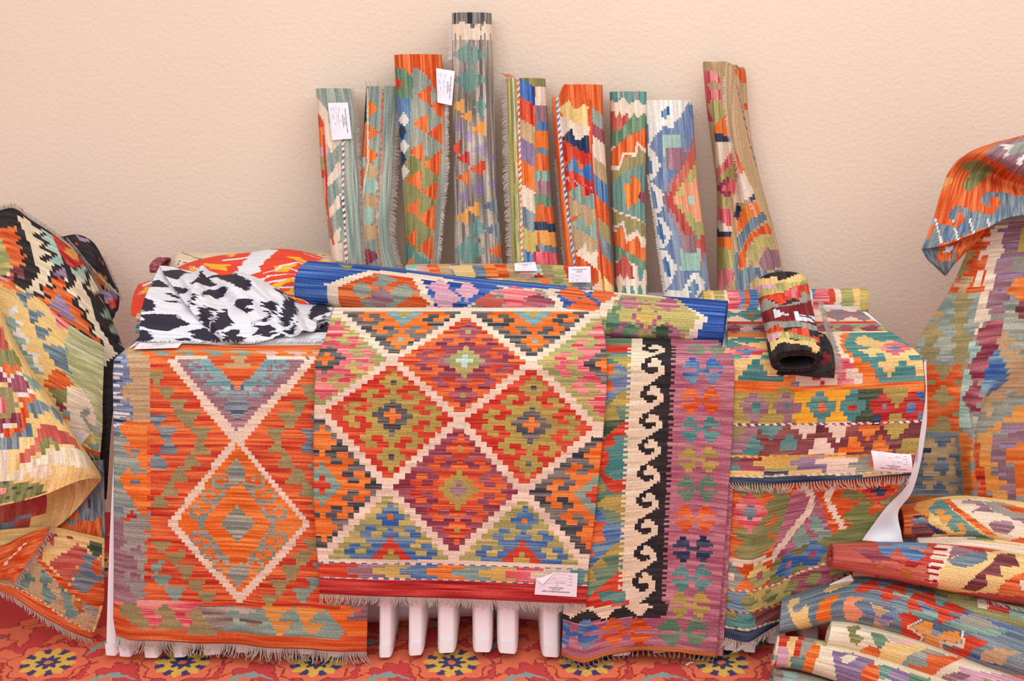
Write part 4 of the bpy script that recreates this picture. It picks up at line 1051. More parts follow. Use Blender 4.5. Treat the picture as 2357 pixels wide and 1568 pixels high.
# 9 tan kilim, loosely folded and opening towards its foot
def fold9():
    rows = []
    data = [  # py, points across: left edge, front ridge, inner valley, right flap fold, right edge
        (142, [(1618, 3.60), (1640, 3.565), (1672, 3.56), (1698, 3.575), (1702, 3.60)]), (165, [(1619, 3.60), (1640, 3.56), (1670, 3.56), (1696, 3.57), (1716, 3.60)]), (260, [(1628, 3.59), (1645, 3.54), (1672, 3.55), (1690, 3.545), (1722, 3.59)]), (350, [(1640, 3.57), (1655, 3.51), (1680, 3.54), (1700, 3.52), (1735, 3.575)]),
        (440, [(1650, 3.545), (1664, 3.48), (1688, 3.535), (1715, 3.50), (1757, 3.56)]), (530, [(1650, 3.52), (1668, 3.45), (1700, 3.48), (1738, 3.46), (1782, 3.54)]), (610, [(1651, 3.49), (1675, 3.42), (1712, 3.43), (1760, 3.43), (1800, 3.52)]), (690, [(1650, 3.46), (1680, 3.39), (1720, 3.39), (1765, 3.40), (1806, 3.50)])]
    return [[(x, y if j < 3 else y + 12 * (k == 0), Y) for j, (x, Y) in enumerate(r)] for k, (y, r) in enumerate(data)]
V, D = net(fold9(), 190, 70)
p = Paint(D, 'W', 1, 49, (2, 1)); z = ZP(p, zB)
z.poly('K', (1270, 110), (1340, 110), (1380, 160), (1385, 200), (1330, 170), (1310, 230), (1385, 240), (1390, 300), (1330, 290), (1300, 330), (1340, 420), (1270, 420)); z.poly('Q', (1330, 290), (1380, 310), (1410, 380), (1340, 430)); z.dia('W', 1340, 200, 40, 30)
z.poly('O', (1340, 450), (1410, 385), (1440, 500), (1400, 510), (1340, 520)); z.poly('N', (1345, 500), (1385, 495), (1440, 520), (1440, 545), (1350, 540)); z.poly('C', (1350, 545), (1445, 540), (1450, 600), (1390, 680), (1350, 700)); z.poly('K', (1340, 740), (1390, 690), (1445, 600), (1455, 680), (1400, 720), (1350, 780))
z.poly('Q', (1345, 790), (1400, 730), (1460, 690), (1460, 760), (1390, 790), (1350, 850)); z.dia('P', 1420, 820, 70, 66); z.poly('K', (1380, 830), (1440, 770), (1500, 790), (1480, 860)); z.poly('Q', (1340, 860), (1400, 880), (1450, 920), (1340, 930)); z.poly('K', (1345, 930), (1450, 960), (1450, 1060), (1345, 1000)); z.poly('C', (1345, 1010), (1450, 1060), (1450, 1090), (1380, 1110)); z.poly('N', (1350, 1040), (1375, 1080), (1450, 1085), (1445, 1110), (1360, 1120))
z.poly('O', (1350, 1120), (1450, 1115), (1450, 1200), (1350, 1160)); z.poly('Q', (1350, 1170), (1460, 1200), (1460, 1300), (1360, 1300)); z.poly('K', (1360, 1310), (1450, 1310), (1470, 1360), (1380, 1450), (1360, 1450))
z.poly('o', (1460, 580), (1530, 720), (1490, 760), (1460, 680)); z.poly('C', (1480, 760), (1520, 720), (1590, 860), (1540, 890), (1500, 920), (1460, 900)); z.poly('N', (1480, 910), (1525, 960), (1500, 1030), (1460, 990)); z.poly('N', (1545, 890), (1590, 850), (1590, 890), (1560, 915)); z.poly('O', (1500, 960), (1560, 900), (1610, 920), (1640, 1020), (1520, 1060), (1470, 1100))
z.poly('S', (1480, 1120), (1560, 1010), (1640, 960), (1660, 1010), (1560, 1090), (1490, 1220)); z.poly('o', (1490, 1230), (1560, 1100), (1660, 1030), (1700, 1090), (1600, 1110), (1540, 1180), (1530, 1300), (1490, 1310)); z.poly('Q', (1540, 1240), (1600, 1120), (1690, 1110), (1720, 1190), (1620, 1180), (1600, 1270)); z.poly('V', (1610, 1270), (1660, 1180), (1730, 1200), (1750, 1300), (1640, 1320))
z.poly('S', (1470, 1330), (1560, 1290), (1680, 1330), (1790, 1300), (1790, 1500), (1470, 1500)); z.poly('W', (1560, 1400), (1600, 1350), (1640, 1380), (1640, 1500), (1560, 1500)); z.poly('S', (1460, 1230), (1490, 1200), (1490, 1340), (1460, 1340))
z.poly('W', (1410, 140), (1480, 130), (1500, 300), (1560, 520), (1610, 900), (1575, 820), (1500, 620), (1420, 330)); z.poly('o', (1460, 110), (1540, 100), (1545, 190), (1500, 180)); z.poly('o', (1510, 330), (1555, 290), (1560, 370)); z.poly('W', (1545, 190), (1560, 290), (1510, 320), (1490, 200))
z.cord('O', 'B', 7, (1475, 190), (1510, 330), (1550, 520), (1600, 700))
R9 = sheet('rolled_kilim', V, p, M_KILIM_T, .005)
tag(R9, 'tan kilim folded lengthwise and opening at its foot, rightmost at the wall', 'rolled rug', 'kilims rolled upright against the wall')
fringe(R9, atY([1670, 1672, 1681, 1702, 1728, 1745], [175, 240, 310, 390, 460, 500], [3.535, 3.525, 3.51, 3.49, 3.47, 3.45]), (-.9, -.2, -.3), .012, .005, M_FRINGE_W, seed=17)

# ================================================================== rolls lying on the table top
def lying(pts, ry, rz, loose=0.0, sg=1, turns=2.4, seed=0, power=2.4, n=220, around=130, gap=.006, flap=.0, lump=.012, tilt=0.0):
    """pts: (px, py, Y) of the axis; frame: f1 = towards the camera, f2 = up"""
    ax = np.array([atY(x, y, Y) for x, y, Y in pts])
    d = ax[-1] - ax[0]; d /= np.linalg.norm(d)
    f2 = np.array([0, -math.sin(tilt), math.cos(tilt)]); f2 -= d * f2.dot(d); f2 /= np.linalg.norm(f2); f1 = np.cross(f2, d)
    if f1[1] > 0: f1 = -f1
    return roll(ax, f1, f2, ry, rz, turns, loose, sg, n=n, around=around, gap=gap, seed=seed, power=power, flap=flap, lump=lump)

# blue-ended roll across the middle of the table
V = lying([(704, 652, 3.20), (860, 664, 3.16), (1050, 688, 3.10), (1240, 707, 3.03), (1430, 728, 2.99), (1669, 745, 2.965)], [.080, .09, .092], [.052, .05, .047], loose=-2.2, sg=-1, seed=21, turns=3.0)
sgB = -1
p = Paint(proj(centres(V)), 'b', 1, 51, (2, 2))
def hexm(x0, x1, top, bot, c, c2, mids):
    p.poly([(x0, top[0]), (x1, top[1]), (x1 + 40, bot[1]), (x0 - 40, bot[0])], c)
p.poly([(752, 656), (850, 628), (880, 628), (1000, 640), (1090, 660), (1240, 670), (1420, 675), (1540, 690), (1632, 735), (1585, 800), (1420, 800), (740, 712), (760, 690)], 'C')
p.poly([(778, 662), (870, 634), (952, 645), (992, 715), (900, 720), (784, 702)], 'o')
for (x, y, a, b_) in [(880, 695, 48, 30), (838, 668, 24, 22), (880, 650, 40, 16), (930, 678, 40, 22), (862, 714, 60, 18)]: p.dia(x, y, a, b_, 'E')
p.dia(880, 688, 34, 26, 'V'); p.dia(960, 700, 34, 26, 'o'); p.poly([(838, 650), (870, 640), (872, 652), (848, 660)], 'o')
p.poly([(974, 650), (1100, 660), (1160, 668), (1055, 716), (1012, 716)], 'b'); p.dia(1012, 664, 30, 16, 'l'); p.dia(1030, 690, 36, 26, 'l'); p.dia(1078, 674, 28, 22, 'l')
p.poly([(1072, 716), (1140, 670), (1252, 673), (1290, 722)], 'E'); p.dia(1134, 698, 40, 22, 'M'); p.dia(1236, 700, 46, 20, 'P'); p.dia(1186, 680, 60, 16, 'K'); p.dia(1190, 714, 60, 14, 'K'); p.dia(1188, 696, 26, 12, 'K'); p.dia(1150, 685, 18, 6, 'E')
p.poly([(1278, 676), (1415, 680), (1370, 722), (1310, 722)], 'b'); p.dia(1318, 680, 32, 22, 'o'); p.dia(1390, 684, 32, 20, 'o'); p.dia(1346, 712, 38, 28, 'o')
p.poly([(1388, 740), (1430, 685), (1560, 694), (1608, 734), (1550, 800), (1420, 800)], 'Q'); p.poly([(1392, 740), (1432, 690), (1470, 690), (1420, 720), (1450, 770), (1430, 790)], 'e')
for (x, y, a, b_) in [(1490, 732, 34, 36), (1440, 768, 40, 26), (1540, 768, 38, 24), (1450, 704, 30, 16), (1540, 706, 34, 16), (1490, 790, 30, 14)]: p.dia(x, y, a, b_, 'L' if (x, y) != (1490, 732) else 'L')
p.dia(1490, 730, 26, 28, 'Y'); p.dia(1452, 760, 22, 18, 'e'); p.dia(1526, 764, 24, 16, 'd'); p.line([(1560, 700), (1606, 734), (1560, 795)], 8, 'Q')
p.poly([(779, 612), (820, 616), (800, 630)], 'g')
o = finish_roll(V, sgB, p, 'large royal-blue-ended rolled kilim with cream-edged diamonds lying across the table', None, thick=.005)

# two small rolls lying behind it
V = lying([(935, 636, 3.32), (1130, 634, 3.31), (1322, 638, 3.30)], [.034], [.032], loose=2.4, sg=1, seed=22, turns=2.2, around=80)
p = Paint(proj(centres(V)), 'W', 1, 52, (2, 2))
for k, c in enumerate('eJfoWBySOoWfJqQRK'):
    x = 905 + k * 26; p.poly([(x, 612), (x + 30, 612), (x + 44, 634), (x + 24, 660), (x - 6, 660), (x + 10, 634)], c)
p.poly([(1035, 615), (1086, 615), (1062, 646)], 'y'); p.dia(1240, 644, 26, 16, 'R')
o = finish_roll(V, 1, p, 'small striped roll of many colours lying behind the blue-ended roll', None)
paper_tag(o, *[atY(x, y, Y) for x, y, Y in ((1184, 606, 3.285), (1232, 603, 3.285), (1237, 624, 3.27), (1185, 624, 3.27))], lettering=True)
V = lying([(985, 668, 3.22), (1170, 664, 3.215), (1362, 664, 3.21)], [.03], [.026], loose=2.4, sg=1, seed=23, turns=2.2, around=80)
p = Paint(proj(centres(V)), 'E', 1, 53, (2, 2))
for k, c in enumerate('nERtWCQGqOgYnS'):
    x = 990 + k * 28; p.poly([(x, 645), (x + 30, 645), (x + 18, 660), (x + 34, 690), (x - 2, 690), (x + 8, 664)], c)
o = finish_roll(V, 1, p, 'narrow sage and ochre roll squeezed between the striped roll and the blue-ended one', None)
paper_tag(o, *[atY(x, y, Y) for x, y, Y in ((1308, 614, 3.19), (1359, 613, 3.19), (1360, 650, 3.175), (1309, 650, 3.175))], lettering=True)

# cream, red and green roll on the right end of the table
V = lying([(1618, 698, 3.30), (1800, 694, 3.29), (1994, 692, 3.27)], [.036], [.03], loose=-1.2, sg=-1, seed=24, turns=3.2, around=90, gap=.0052)
p = Paint(proj(centres(V)), 'C', 1, 54, (2, 2))
for k, (x, c) in enumerate([(1615, 'Y'), (1632, 'y'), (1640, 'Q'), (1665, 'C'), (1672, 'K'), (1700, 'n'), (1712, 'o'), (1722, 'B'), (1745, 'C'), (1868, 'B'), (1878, 'K'), (1904, 'R'), (1918, 'C'), (1932, 'Q'), (1962, 'y'), (1985, 'Y')]):
    p.poly([(x, 664), (x + 36, 664), (x + 46, 690), (x + 34, 724), (x - 8, 724), (x + 6, 694)], c)
p.poly([(1880, 668), (1910, 668), (1896, 700), (1890, 710), (1868, 710)], 'K'); p.poly([(1884, 700), (1984, 706), (1984, 720), (1884, 712)], 'w')
p.rect(1980, 660, 2010, 730, 'Y')
o = finish_roll(V, -1, p, 'cream, red and pale green roll lying at the back of the right table end', None)

# black-bordered roll lying towards the camera with its free end spread beneath it
ax = np.array([atY(1798, 656, 3.13), atY(1806, 697, 3.01), atY(1820, 765, 2.82), atY(1833, 832, 2.69)])
V = roll(ax, (1, .03, 0), (0, -.42, .9), [.066, .064, .060], [.045, .042, .038], 2.6, .05, 1, n=150, around=130, seed=25, gap=.0065, power=2.3)
p = Paint(proj(centres(V)), 'k', 0, 55, (2, 3)); p.axis = 1
zC = conv(1580, 580, 3.928); z = ZP(p, zC)
z.poly('y', (590, 330), (650, 240), (740, 240), (800, 210), (815, 270), (930, 235), (1060, 180), (1140, 210), (1140, 330), (590, 420))
z.poly('Q', (590, 330), (900, 270), (1140, 240), (1140, 300), (700, 400), (600, 460)); z.poly('l', (600, 340), (680, 300), (790, 290), (800, 330), (700, 330), (640, 400)); z.poly('y', (930, 240), (1065, 180), (1070, 260), (930, 285))
z.poly('R', (620, 490), (700, 400), (860, 370), (1000, 310), (1100, 280), (1150, 300), (1150, 420), (1030, 440), (960, 420), (860, 480), (760, 430), (640, 560)); z.poly('z', (690, 420), (860, 370), (860, 480), (760, 420)); z.poly('K', (900, 360), (1000, 310), (1000, 430), (900, 390))
z.poly('H', (640, 560), (700, 420), (860, 490), (1030, 440), (1030, 380), (1060, 360), (1160, 420), (1160, 460), (900, 510), (650, 550)); z.poly('Z', (655, 560), (800, 500), (1000, 480), (1160, 430), (1180, 660), (1000, 620), (800, 650), (680, 650))
z.poly('i', (795, 520), (940, 570), (860, 580), (800, 600)); z.poly('i', (970, 530), (1040, 570), (1170, 590), (1170, 640), (1000, 620)); z.line('N', 12, (1030, 580), (1110, 590), (1165, 635))
z.poly('H', (680, 650), (800, 630), (1000, 625), (1180, 670), (1190, 720), (1000, 680), (820, 700), (700, 720)); z.poly('R', (685, 660), (720, 720), (820, 660), (880, 700), (900, 720), (960, 690), (1090, 690), (1100, 760), (1200, 770), (1210, 830), (1000, 770), (860, 720), (720, 740))
z.poly('Q', (715, 740), (860, 720), (1050, 760), (1180, 800), (1180, 830), (900, 780), (740, 800)); z.poly('l', (720, 760), (850, 730), (840, 780), (740, 820)); z.poly('y', (745, 820), (860, 780), (970, 800), (1140, 810), (1210, 870), (1190, 920), (1100, 850), (960, 830), (850, 820), (770, 900)); z.rect('k', 700, 900, 1300, 1200)
o = finish_roll(V, 1, p, 'short black-bordered roll with red and maroon bands lying end-on over the teal kilim', None, thick=.006)
BR = o
# the flat free end under it
fl = [[(1862, 770, 2.90), (1885, 765, 2.915), (1900, 770, 2.905)], [(1850, 820, 2.745), (1895, 800, 2.79), (1916, 800, 2.79)], [(1790, 855, 2.725), (1880, 850, 2.725), (1922, 838, 2.73)], [(1800, 860, 2.72), (1870, 868, 2.722), (1920, 871, 2.722)]]
Vf, Df = net(fl, 40, 50)
pf = Paint(Df, 'k', 0, 56, (2, 2)); pf.rect(1880, 820, 1916, 832, 'Z'); pf.rect(1890, 812, 1904, 842, 'Z'); pf.rect(1884, 770, 1896, 776, 'g'); pf.rect(1868, 838, 1886, 846, 'Z')
fo = sheet('free_end', Vf, pf, M_KILIM_T, .005, parent=BR)
fringe(BR, atY([1880, 1893, 1905, 1916, 1923, 1922], [690, 735, 775, 805, 838, 868], [3.05, 2.99, 2.89, 2.78, 2.725, 2.718]), (.75, -.25, -.3), .022, .0052, M_FRINGE, seed=19, tuft=2, r=.0012)
# ================================================================== heap of kilims draped at the left of the table
HEAP = 'kilims heaped at the left of the table'
zL1 = conv(0, 460, 3.732); zL2 = conv(0, 820, 4.354); zL3 = conv(0, 1080, 3.823)

def drape(ctrl, n, m, base, seed, b=(3, 3), axis=0, ripple=0.0, amp=1.0):
    V, D = net(ctrl, n, m)
    if ripple:
        q = np.linspace(0, 1, V.shape[1])[None, :]; t = np.linspace(0, 1, V.shape[0])[:, None]
        V[..., 1] -= ripple * (np.sin(q * 17 + t * 5 + seed) + .5 * np.sin(q * 31 - t * 9 + seed))
    return V, Paint(D, base, axis, seed, b, amp)

# black kilim with saw-tooth stripes, highest of the heap
c = [[(-130, 560, 3.40), (-60, 500, 3.40), (0, 484, 3.38), (34, 480, 3.36), (70, 505, 3.37), (130, 545, 3.38), (190, 600, 3.37), (235, 680, 3.33)],
     [(-130, 620, 3.30), (-60, 560, 3.28), (0, 545, 3.26), (45, 560, 3.25), (100, 590, 3.26), (160, 620, 3.27), (210, 670, 3.28), (262, 745, 3.24)],
     [(-130, 700, 3.22), (-60, 660, 3.18), (0, 640, 3.16), (60, 650, 3.15), (120, 680, 3.16), (180, 715, 3.17), (235, 760, 3.17), (285, 800, 3.13)],
     [(-130, 800, 3.12), (-60, 770, 3.10), (0, 750, 3.08), (70, 760, 3.07), (130, 785, 3.07), (190, 810, 3.07), (250, 845, 3.06), (302, 845, 3.04)],
     [(-130, 950, 3.04), (-60, 930, 3.02), (0, 910, 3.0), (70, 910, 3.0), (130, 915, 3.0), (190, 925, 2.98), (235, 935, 2.97), (262, 925, 2.97)],
     [(-130, 1150, 2.98), (-60, 1150, 2.97), (0, 1150, 2.96), (70, 1150, 2.95), (130, 1150, 2.94), (190, 1150, 2.93), (232, 1150, 2.92), (244, 1150, 2.92)]]
V, p = drape(c, 170, 150, 'k', 61)
z = ZP(p, zL1)
z.poly('c', (-400, 320), (50, 320), (80, 460), (115, 560), (80, 650), (-400, 640)); z.poly('Q', (-20, 310), (50, 320), (110, 540), (110, 600), (40, 640), (-20, 640)); z.poly('M', (60, 650), (110, 620), (120, 690), (60, 720))
for k in range(4):
    x, y = 30 + k * 24, 230 + k * 80
    z.poly('o', (x - 20, y + 10), (x + 125, y), (x + 90, y + 62), (x + 125, y + 90), (x + 30, y + 110), (x - 30, y + 60))
z.poly('o', (0, 270), (80, 260), (100, 480), (60, 440), (0, 310)); z.poly('m', (120, 570), (180, 590), (225, 680), (150, 660), (90, 620))
z.poly('c', (140, 125), (220, 165), (270, 205), (360, 275), (280, 305), (395, 370), (315, 400), (430, 465), (345, 505), (470, 560), (400, 630), (440, 735), (330, 715), (375, 825), (215, 775), (290, 700), (335, 620), (300, 520), (240, 350), (190, 240))
z.poly('J', (290, 210), (410, 270), (460, 330), (500, 420), (560, 560), (490, 560), (410, 515), (485, 470), (370, 405), (450, 380), (335, 325), (410, 295)); z.poly('r', (440, 290), (570, 350), (690, 470), (755, 560), (700, 570), (640, 590), (590, 570), (530, 480), (470, 370)); z.poly('X', (540, 430), (600, 410), (660, 470), (680, 520), (620, 500)); z.poly('J', (560, 565), (640, 600), (755, 565), (735, 620), (745, 700), (715, 710), (640, 640))
z.poly('v', (440, 640), (520, 580), (575, 600), (585, 680)); z.line('w', 7, (395, 632), (520, 672), (650, 712))
z.poly('o', (435, 665), (585, 700), (530, 770), (640, 840), (600, 890), (715, 960), (680, 1010), (790, 1080), (740, 1140), (870, 1190), (850, 1220), (600, 1080), (300, 830), (460, 850), (390, 800), (380, 745), (490, 780))
z.poly('v', (505, 810), (540, 840), (580, 910), (600, 960), (640, 1010), (640, 1060), (520, 980), (420, 910)); z.poly('c', (640, 640), (720, 700), (700, 740), (760, 830), (800, 950), (840, 1060), (900, 1170), (1010, 1330), (880, 1440), (880, 1230), (905, 1220), (800, 1140), (830, 1090), (740, 1020), (770, 960), (655, 905), (700, 850), (580, 790), (650, 720))
z.poly('c', (775, 640), (850, 760), (855, 785), (800, 800), (720, 735), (770, 755)); z.poly('t', (810, 850), (915, 940), (870, 1000), (1000, 1040), (935, 1125), (1060, 1180), (1010, 1250), (1130, 1290), (1160, 1100), (1000, 1000), (930, 940)); z.poly('K', (845, 820), (910, 910), (880, 880))
o = sheet('draped_kilim', V, p, M_KILIM, .005)
tag(o, 'black kilim with cream saw-tooth stripes draped highest on the left heap', 'rug', HEAP)
fringe(o, V[0, 8:].tolist(), (.2, .3, 1), .014, .0042, M_FRINGE_D, seed=31)
# folded-back lobe of the same rug with its own fringe
c = [[(140, 545, 3.46), (180, 540, 3.46), (215, 558, 3.46), (240, 600, 3.45), (262, 650, 3.44)], [(170, 570, 3.42), (200, 575, 3.42), (225, 595, 3.42), (248, 635, 3.42), (272, 668, 3.42)], [(190, 620, 3.39), (212, 640, 3.39), (235, 650, 3.39), (256, 672, 3.39), (275, 690, 3.40)], [(200, 690, 3.34), (225, 700, 3.34), (250, 710, 3.35), (266, 705, 3.36), (272, 712, 3.37)], [(220, 740, 3.30), (240, 740, 3.30), (255, 735, 3.31), (264, 722, 3.33), (268, 718, 3.35)]]
Vl, pl = drape(c, 50, 50, 'k', 62, (2, 2))
z = ZP(pl, zL1); z.poly('v', (640, 300), (780, 350), (770, 375), (700, 350)); z.line('R', 5, (650, 370), (800, 470), (920, 590)); z.poly('O', (890, 450), (915, 540), (900, 520)); z.poly('A', (800, 620), (920, 680), (910, 740), (850, 780)); z.poly('q', (920, 720), (1010, 790), (900, 780)); z.poly('v', (870, 790), (1010, 790), (1015, 860), (920, 910)); z.poly('r', (930, 880), (1015, 850), (1000, 930), (940, 940))
lo = sheet('folded_back_corner', Vl, pl, M_KILIM, .005, parent=o)
fringe(lo, atY([152, 175, 200, 225, 250, 272], [545, 570, 602, 630, 655, 675], [3.38] * 6), (.5, -.2, -.75), .02, .0045, M_FRINGE, seed=32)
fringe(lo, atY([235, 250, 262, 274], [590, 625, 652, 690], [3.42] * 4), (1, 0, -.2), .012, .005, M_FRINGE_D, seed=33)

# cream and sage kilim in the middle of the heap
c = [[(-130, 600, 3.16), (-60, 620, 3.12), (0, 636, 3.09), (40, 655, 3.09), (90, 690, 3.09), (150, 740, 3.08), (200, 772, 3.07), (236, 797, 3.06)],
     [(-130, 720, 3.06), (-60, 730, 3.03), (0, 735, 3.02), (50, 760, 3.0), (110, 785, 3.0), (165, 815, 3.0), (205, 835, 2.99), (238, 850, 2.99)],
     [(-130, 860, 3.0), (-60, 860, 2.98), (0, 850, 2.97), (60, 850, 2.96), (125, 865, 2.96), (175, 890, 2.955), (210, 910, 2.95), (237, 930, 2.95)],
     [(-130, 960, 2.97), (-60, 960, 2.95), (0, 960, 2.94), (60, 960, 2.93), (125, 965, 2.93), (175, 980, 2.925), (210, 990, 2.92), (235, 1000, 2.92)],
     [(-130, 1060, 2.95), (-60, 1050, 2.93), (0, 1045, 2.92), (60, 1040, 2.91), (125, 1035, 2.91), (175, 1030, 2.90), (205, 1040, 2.90), (230, 1052, 2.90)]]
V, p = drape(c, 150, 130, 'y', 63, ripple=.004)
z = ZP(p, zL1)
z.poly('1', (560, 1090), (640, 1075), (890, 1250), (890, 1600), (620, 1600), (540, 1480), (520, 1400), (590, 1290), (540, 1240), (600, 1150)); z.poly('t', (60, 1000), (200, 1040), (150, 1130), (250, 1200), (190, 1280), (340, 1340), (300, 1420), (380, 1480), (330, 1520), (220, 1420), (80, 1190)); z.poly('w', (90, 930), (150, 900), (150, 960), (110, 1000), (210, 1050), (150, 1130), (270, 1190), (210, 1290), (350, 1330), (310, 1400), (380, 1480), (330, 1490), (280, 1400), (300, 1360), (190, 1290), (230, 1210), (110, 1150), (170, 1070), (80, 990))
for x, y in ((215, 810), (300, 980), (360, 1130)): z.poly('S', (x - 75, y - 40), (x + 80, y - 15), (x + 20, y + 60), (x + 10, y + 110), (x - 40, y + 50))
z.poly('S', (350, 1230), (590, 1275), (570, 1400), (620, 1490), (480, 1420), (390, 1310)); z.poly('K', (410, 920), (480, 970), (610, 1080), (550, 1110), (490, 1100), (480, 1040), (450, 990)); z.poly('o', (-40, 660), (60, 680), (175, 760), (150, 790), (60, 760), (0, 720)); z.line('f', 20, (0, 680), (60, 700))
z2 = ZP(p, zL2)
z2.poly('o', (500, 170), (540, 120), (640, 150), (720, 250), (735, 300), (470, 340), (430, 290)); z2.poly('g', (480, 345), (670, 320), (735, 370), (670, 400), (735, 450), (600, 470), (520, 400)); z2.poly('P', (570, 475), (660, 475), (725, 515), (600, 540)); z2.poly('1', (740, 200), (1030, 0), (1030, 900), (980, 950), (850, 420)); z2.poly('C', (670, 310), (810, 320), (900, 440), (960, 620), (950, 760), (850, 770), (740, 740), (690, 680), (700, 560), (660, 470)); z2.poly('t', (660, 540), (720, 550), (700, 600), (640, 580)); z2.rect('o', 640, 605, 705, 625); z2.rect('o', 640, 655, 705, 675)
z2.poly('E', (800, 580), (860, 520), (910, 560), (890, 600), (860, 610), (870, 660), (950, 690), (1000, 700), (1000, 800), (900, 740), (830, 660)); z2.poly('t', (850, 870), (990, 880), (990, 950), (900, 910)); z2.poly('o', (780, 880), (1000, 960), (1000, 1020), (780, 960))
o = sheet('draped_kilim', V, p, M_KILIM, .005)
tag(o, 'cream and sage kilim with grey triangles in the middle of the left heap', 'rug', HEAP)
fringe(o, V[-1, 85:], (.2, -.2, -1), .016, .004, M_FRINGE, seed=35)
q = [atY(x, y, 2.895) for x, y in ((186, 1024), (120, 1010), (128, 976), (208, 998))]
paper_tag(o, *q)

# yellow kilim in front, folded round into a loop
front = [[(-140, 560), (-60, 600), (-10, 690), (10, 735), (22, 760), (26, 768)], [(-140, 720), (-60, 745), (0, 780), (40, 815), (60, 835), (68, 845)], [(-140, 880), (-60, 890), (10, 890), (70, 895), (115, 925), (132, 945)], [(-140, 1010), (-60, 1010), (20, 1005), (100, 1005), (165, 1010), (195, 1040)], [(-140, 1090), (-60, 1090), (20, 1090), (110, 1080), (185, 1070), (222, 1090)], [(-140, 1180), (-60, 1175), (10, 1163), (95, 1142), (180, 1108), (225, 1102)]]
Yf = [[2.98, 2.96, 2.95, 2.96, 2.99, 3.02], [2.88, 2.86, 2.85, 2.86, 2.89, 2.93], [2.80, 2.78, 2.77, 2.78, 2.81, 2.86], [2.76, 2.73, 2.72, 2.73, 2.76, 2.81], [2.73, 2.70, 2.69, 2.70, 2.73, 2.78], [2.71, 2.685, 2.67, 2.69, 2.72, 2.77]]
back = [[(20, 766), (-40, 770), (-140, 770)], [(60, 850), (0, 860), (-140, 870)], [(128, 955), (60, 970), (-140, 990)], [(195, 1052), (110, 1080), (-140, 1100)], [(223, 1100), (130, 1150), (-140, 1190)], [(222, 1118), (112, 1226), (-140, 1330)]]
Yb = [[3.04, 3.05, 3.06], [2.96, 2.97, 2.98], [2.89, 2.90, 2.91], [2.85, 2.86, 2.86], [2.82, 2.83, 2.83], [2.81, 2.82, 2.82]]
c = [[(x, y, Y) for (x, y), Y in zip(f, yf)] + [(x, y, Y) for (x, y), Y in zip(b_, yb)] for f, yf, b_, yb in zip(front, Yf, back, Yb)]
V, p = drape(c, 150, 170, 'y', 64, axis=1)
nf = int(170 * 5 / 8)
front_m = np.zeros((149, 169), bool); front_m[:, :nf + 4] = True
p.clip = front_m
z = ZP(p, zL2)
z.poly('g', (-400, -60), (150, -60), (210, 90), (-400, 100)); z.poly('M', (-600, -360), (20, -300), (90, -60), (-600, -40)); z.poly('o', (0, 70), (215, 90), (220, 160), (140, 170), (80, 215), (40, 140), (10, 110)); z.poly('w', (0, 105), (40, 140), (85, 210), (130, 175), (215, 145), (220, 180), (150, 200), (85, 255), (50, 200), (0, 140)); z.poly('P', (-200, 150), (0, 150), (50, 210), (85, 260), (150, 205), (220, 190), (320, 345), (270, 380), (190, 400), (150, 380), (60, 250), (-200, 300)); z.poly('t', (220, 170), (370, 240), (430, 330), (330, 340)); z.poly('w', (155, 380), (210, 355), (320, 345), (340, 380), (230, 395), (180, 410))
z.poly('q', (-400, 330), (100, 310), (170, 480), (160, 580), (0, 640), (-400, 640)); z.poly('K', (-20, 400), (40, 440), (60, 560), (-20, 600)); z.poly('o', (180, 405), (345, 390), (345, 440), (300, 480), (290, 620), (250, 740), (120, 800), (0, 860), (-200, 870), (-200, 840), (20, 800), (60, 680), (210, 720), (215, 540), (250, 540)); z.poly('P', (120, 600), (215, 560), (205, 700), (60, 680), (20, 790), (-200, 800), (-200, 660), (10, 640)); z.line('w', 16, (-20, 800), (25, 790), (60, 690), (150, 720), (210, 715), (215, 560))
z.poly('S', (290, 490), (350, 440), (480, 480), (560, 530), (660, 640), (610, 680), (520, 550), (430, 580), (340, 640), (300, 560)); z.poly('S', (250, 740), (300, 650), (350, 780), (330, 820), (210, 820), (190, 955), (100, 930), (-200, 940), (-200, 870), (100, 820)); z.poly('M', (400, 730), (430, 670), (540, 700), (640, 750), (750, 830), (800, 935), (760, 930), (700, 870), (690, 935), (640, 870), (580, 880), (520, 810), (420, 830), (370, 1020), (330, 1000), (270, 1080), (260, 1040), (180, 1140), (200, 990), (330, 900)); z.poly('g', (380, 900), (430, 820), (520, 820), (580, 850), (585, 960), (540, 950), (520, 900), (470, 920), (465, 990), (420, 985)); z.poly('C', (-400, 950), (100, 930), (100, 1160), (0, 1230), (-400, 1240)); z.poly('c', (170, 1140), (260, 1080), (370, 1020), (420, 1000), (470, 990), (500, 900), (560, 965), (640, 880), (690, 935), (760, 930), (800, 940), (880, 1000), (930, 1130), (800, 1110), (500, 1090), (300, 1160), (200, 1240), (60, 1280), (-20, 1240)); z.poly('C', (300, 1160), (420, 1070), (520, 1160), (440, 1230), (330, 1220))
z.poly('g', (-500, 1260), (60, 1260), (430, 1280), (460, 1370), (200, 1460), (-500, 1540))
for x in (60, 140, 180, 300, 380): z.line('d', 14, (x - 8, 1270), (x + 20, 1440))
z.poly('K', (-60, 1310), (50, 1320), (40, 1370), (-60, 1380))
p.clip = ~front_m
z = ZP(p, zL3); z.poly('M', (-600, 200), (430, 180), (380, 360), (310, 450), (-600, 520)); z.poly('S', (-600, 600), (0, 580), (60, 480), (110, 400), (230, 385), (270, 420), (230, 470), (190, 430), (140, 480), (130, 520), (230, 540), (290, 600), (-600, 1000)); z.poly('M', (120, 490), (200, 460), (270, 480), (280, 520), (180, 530))
p.clip = None
o = sheet('draped_kilim', V, p, M_KILIM_T, .005)
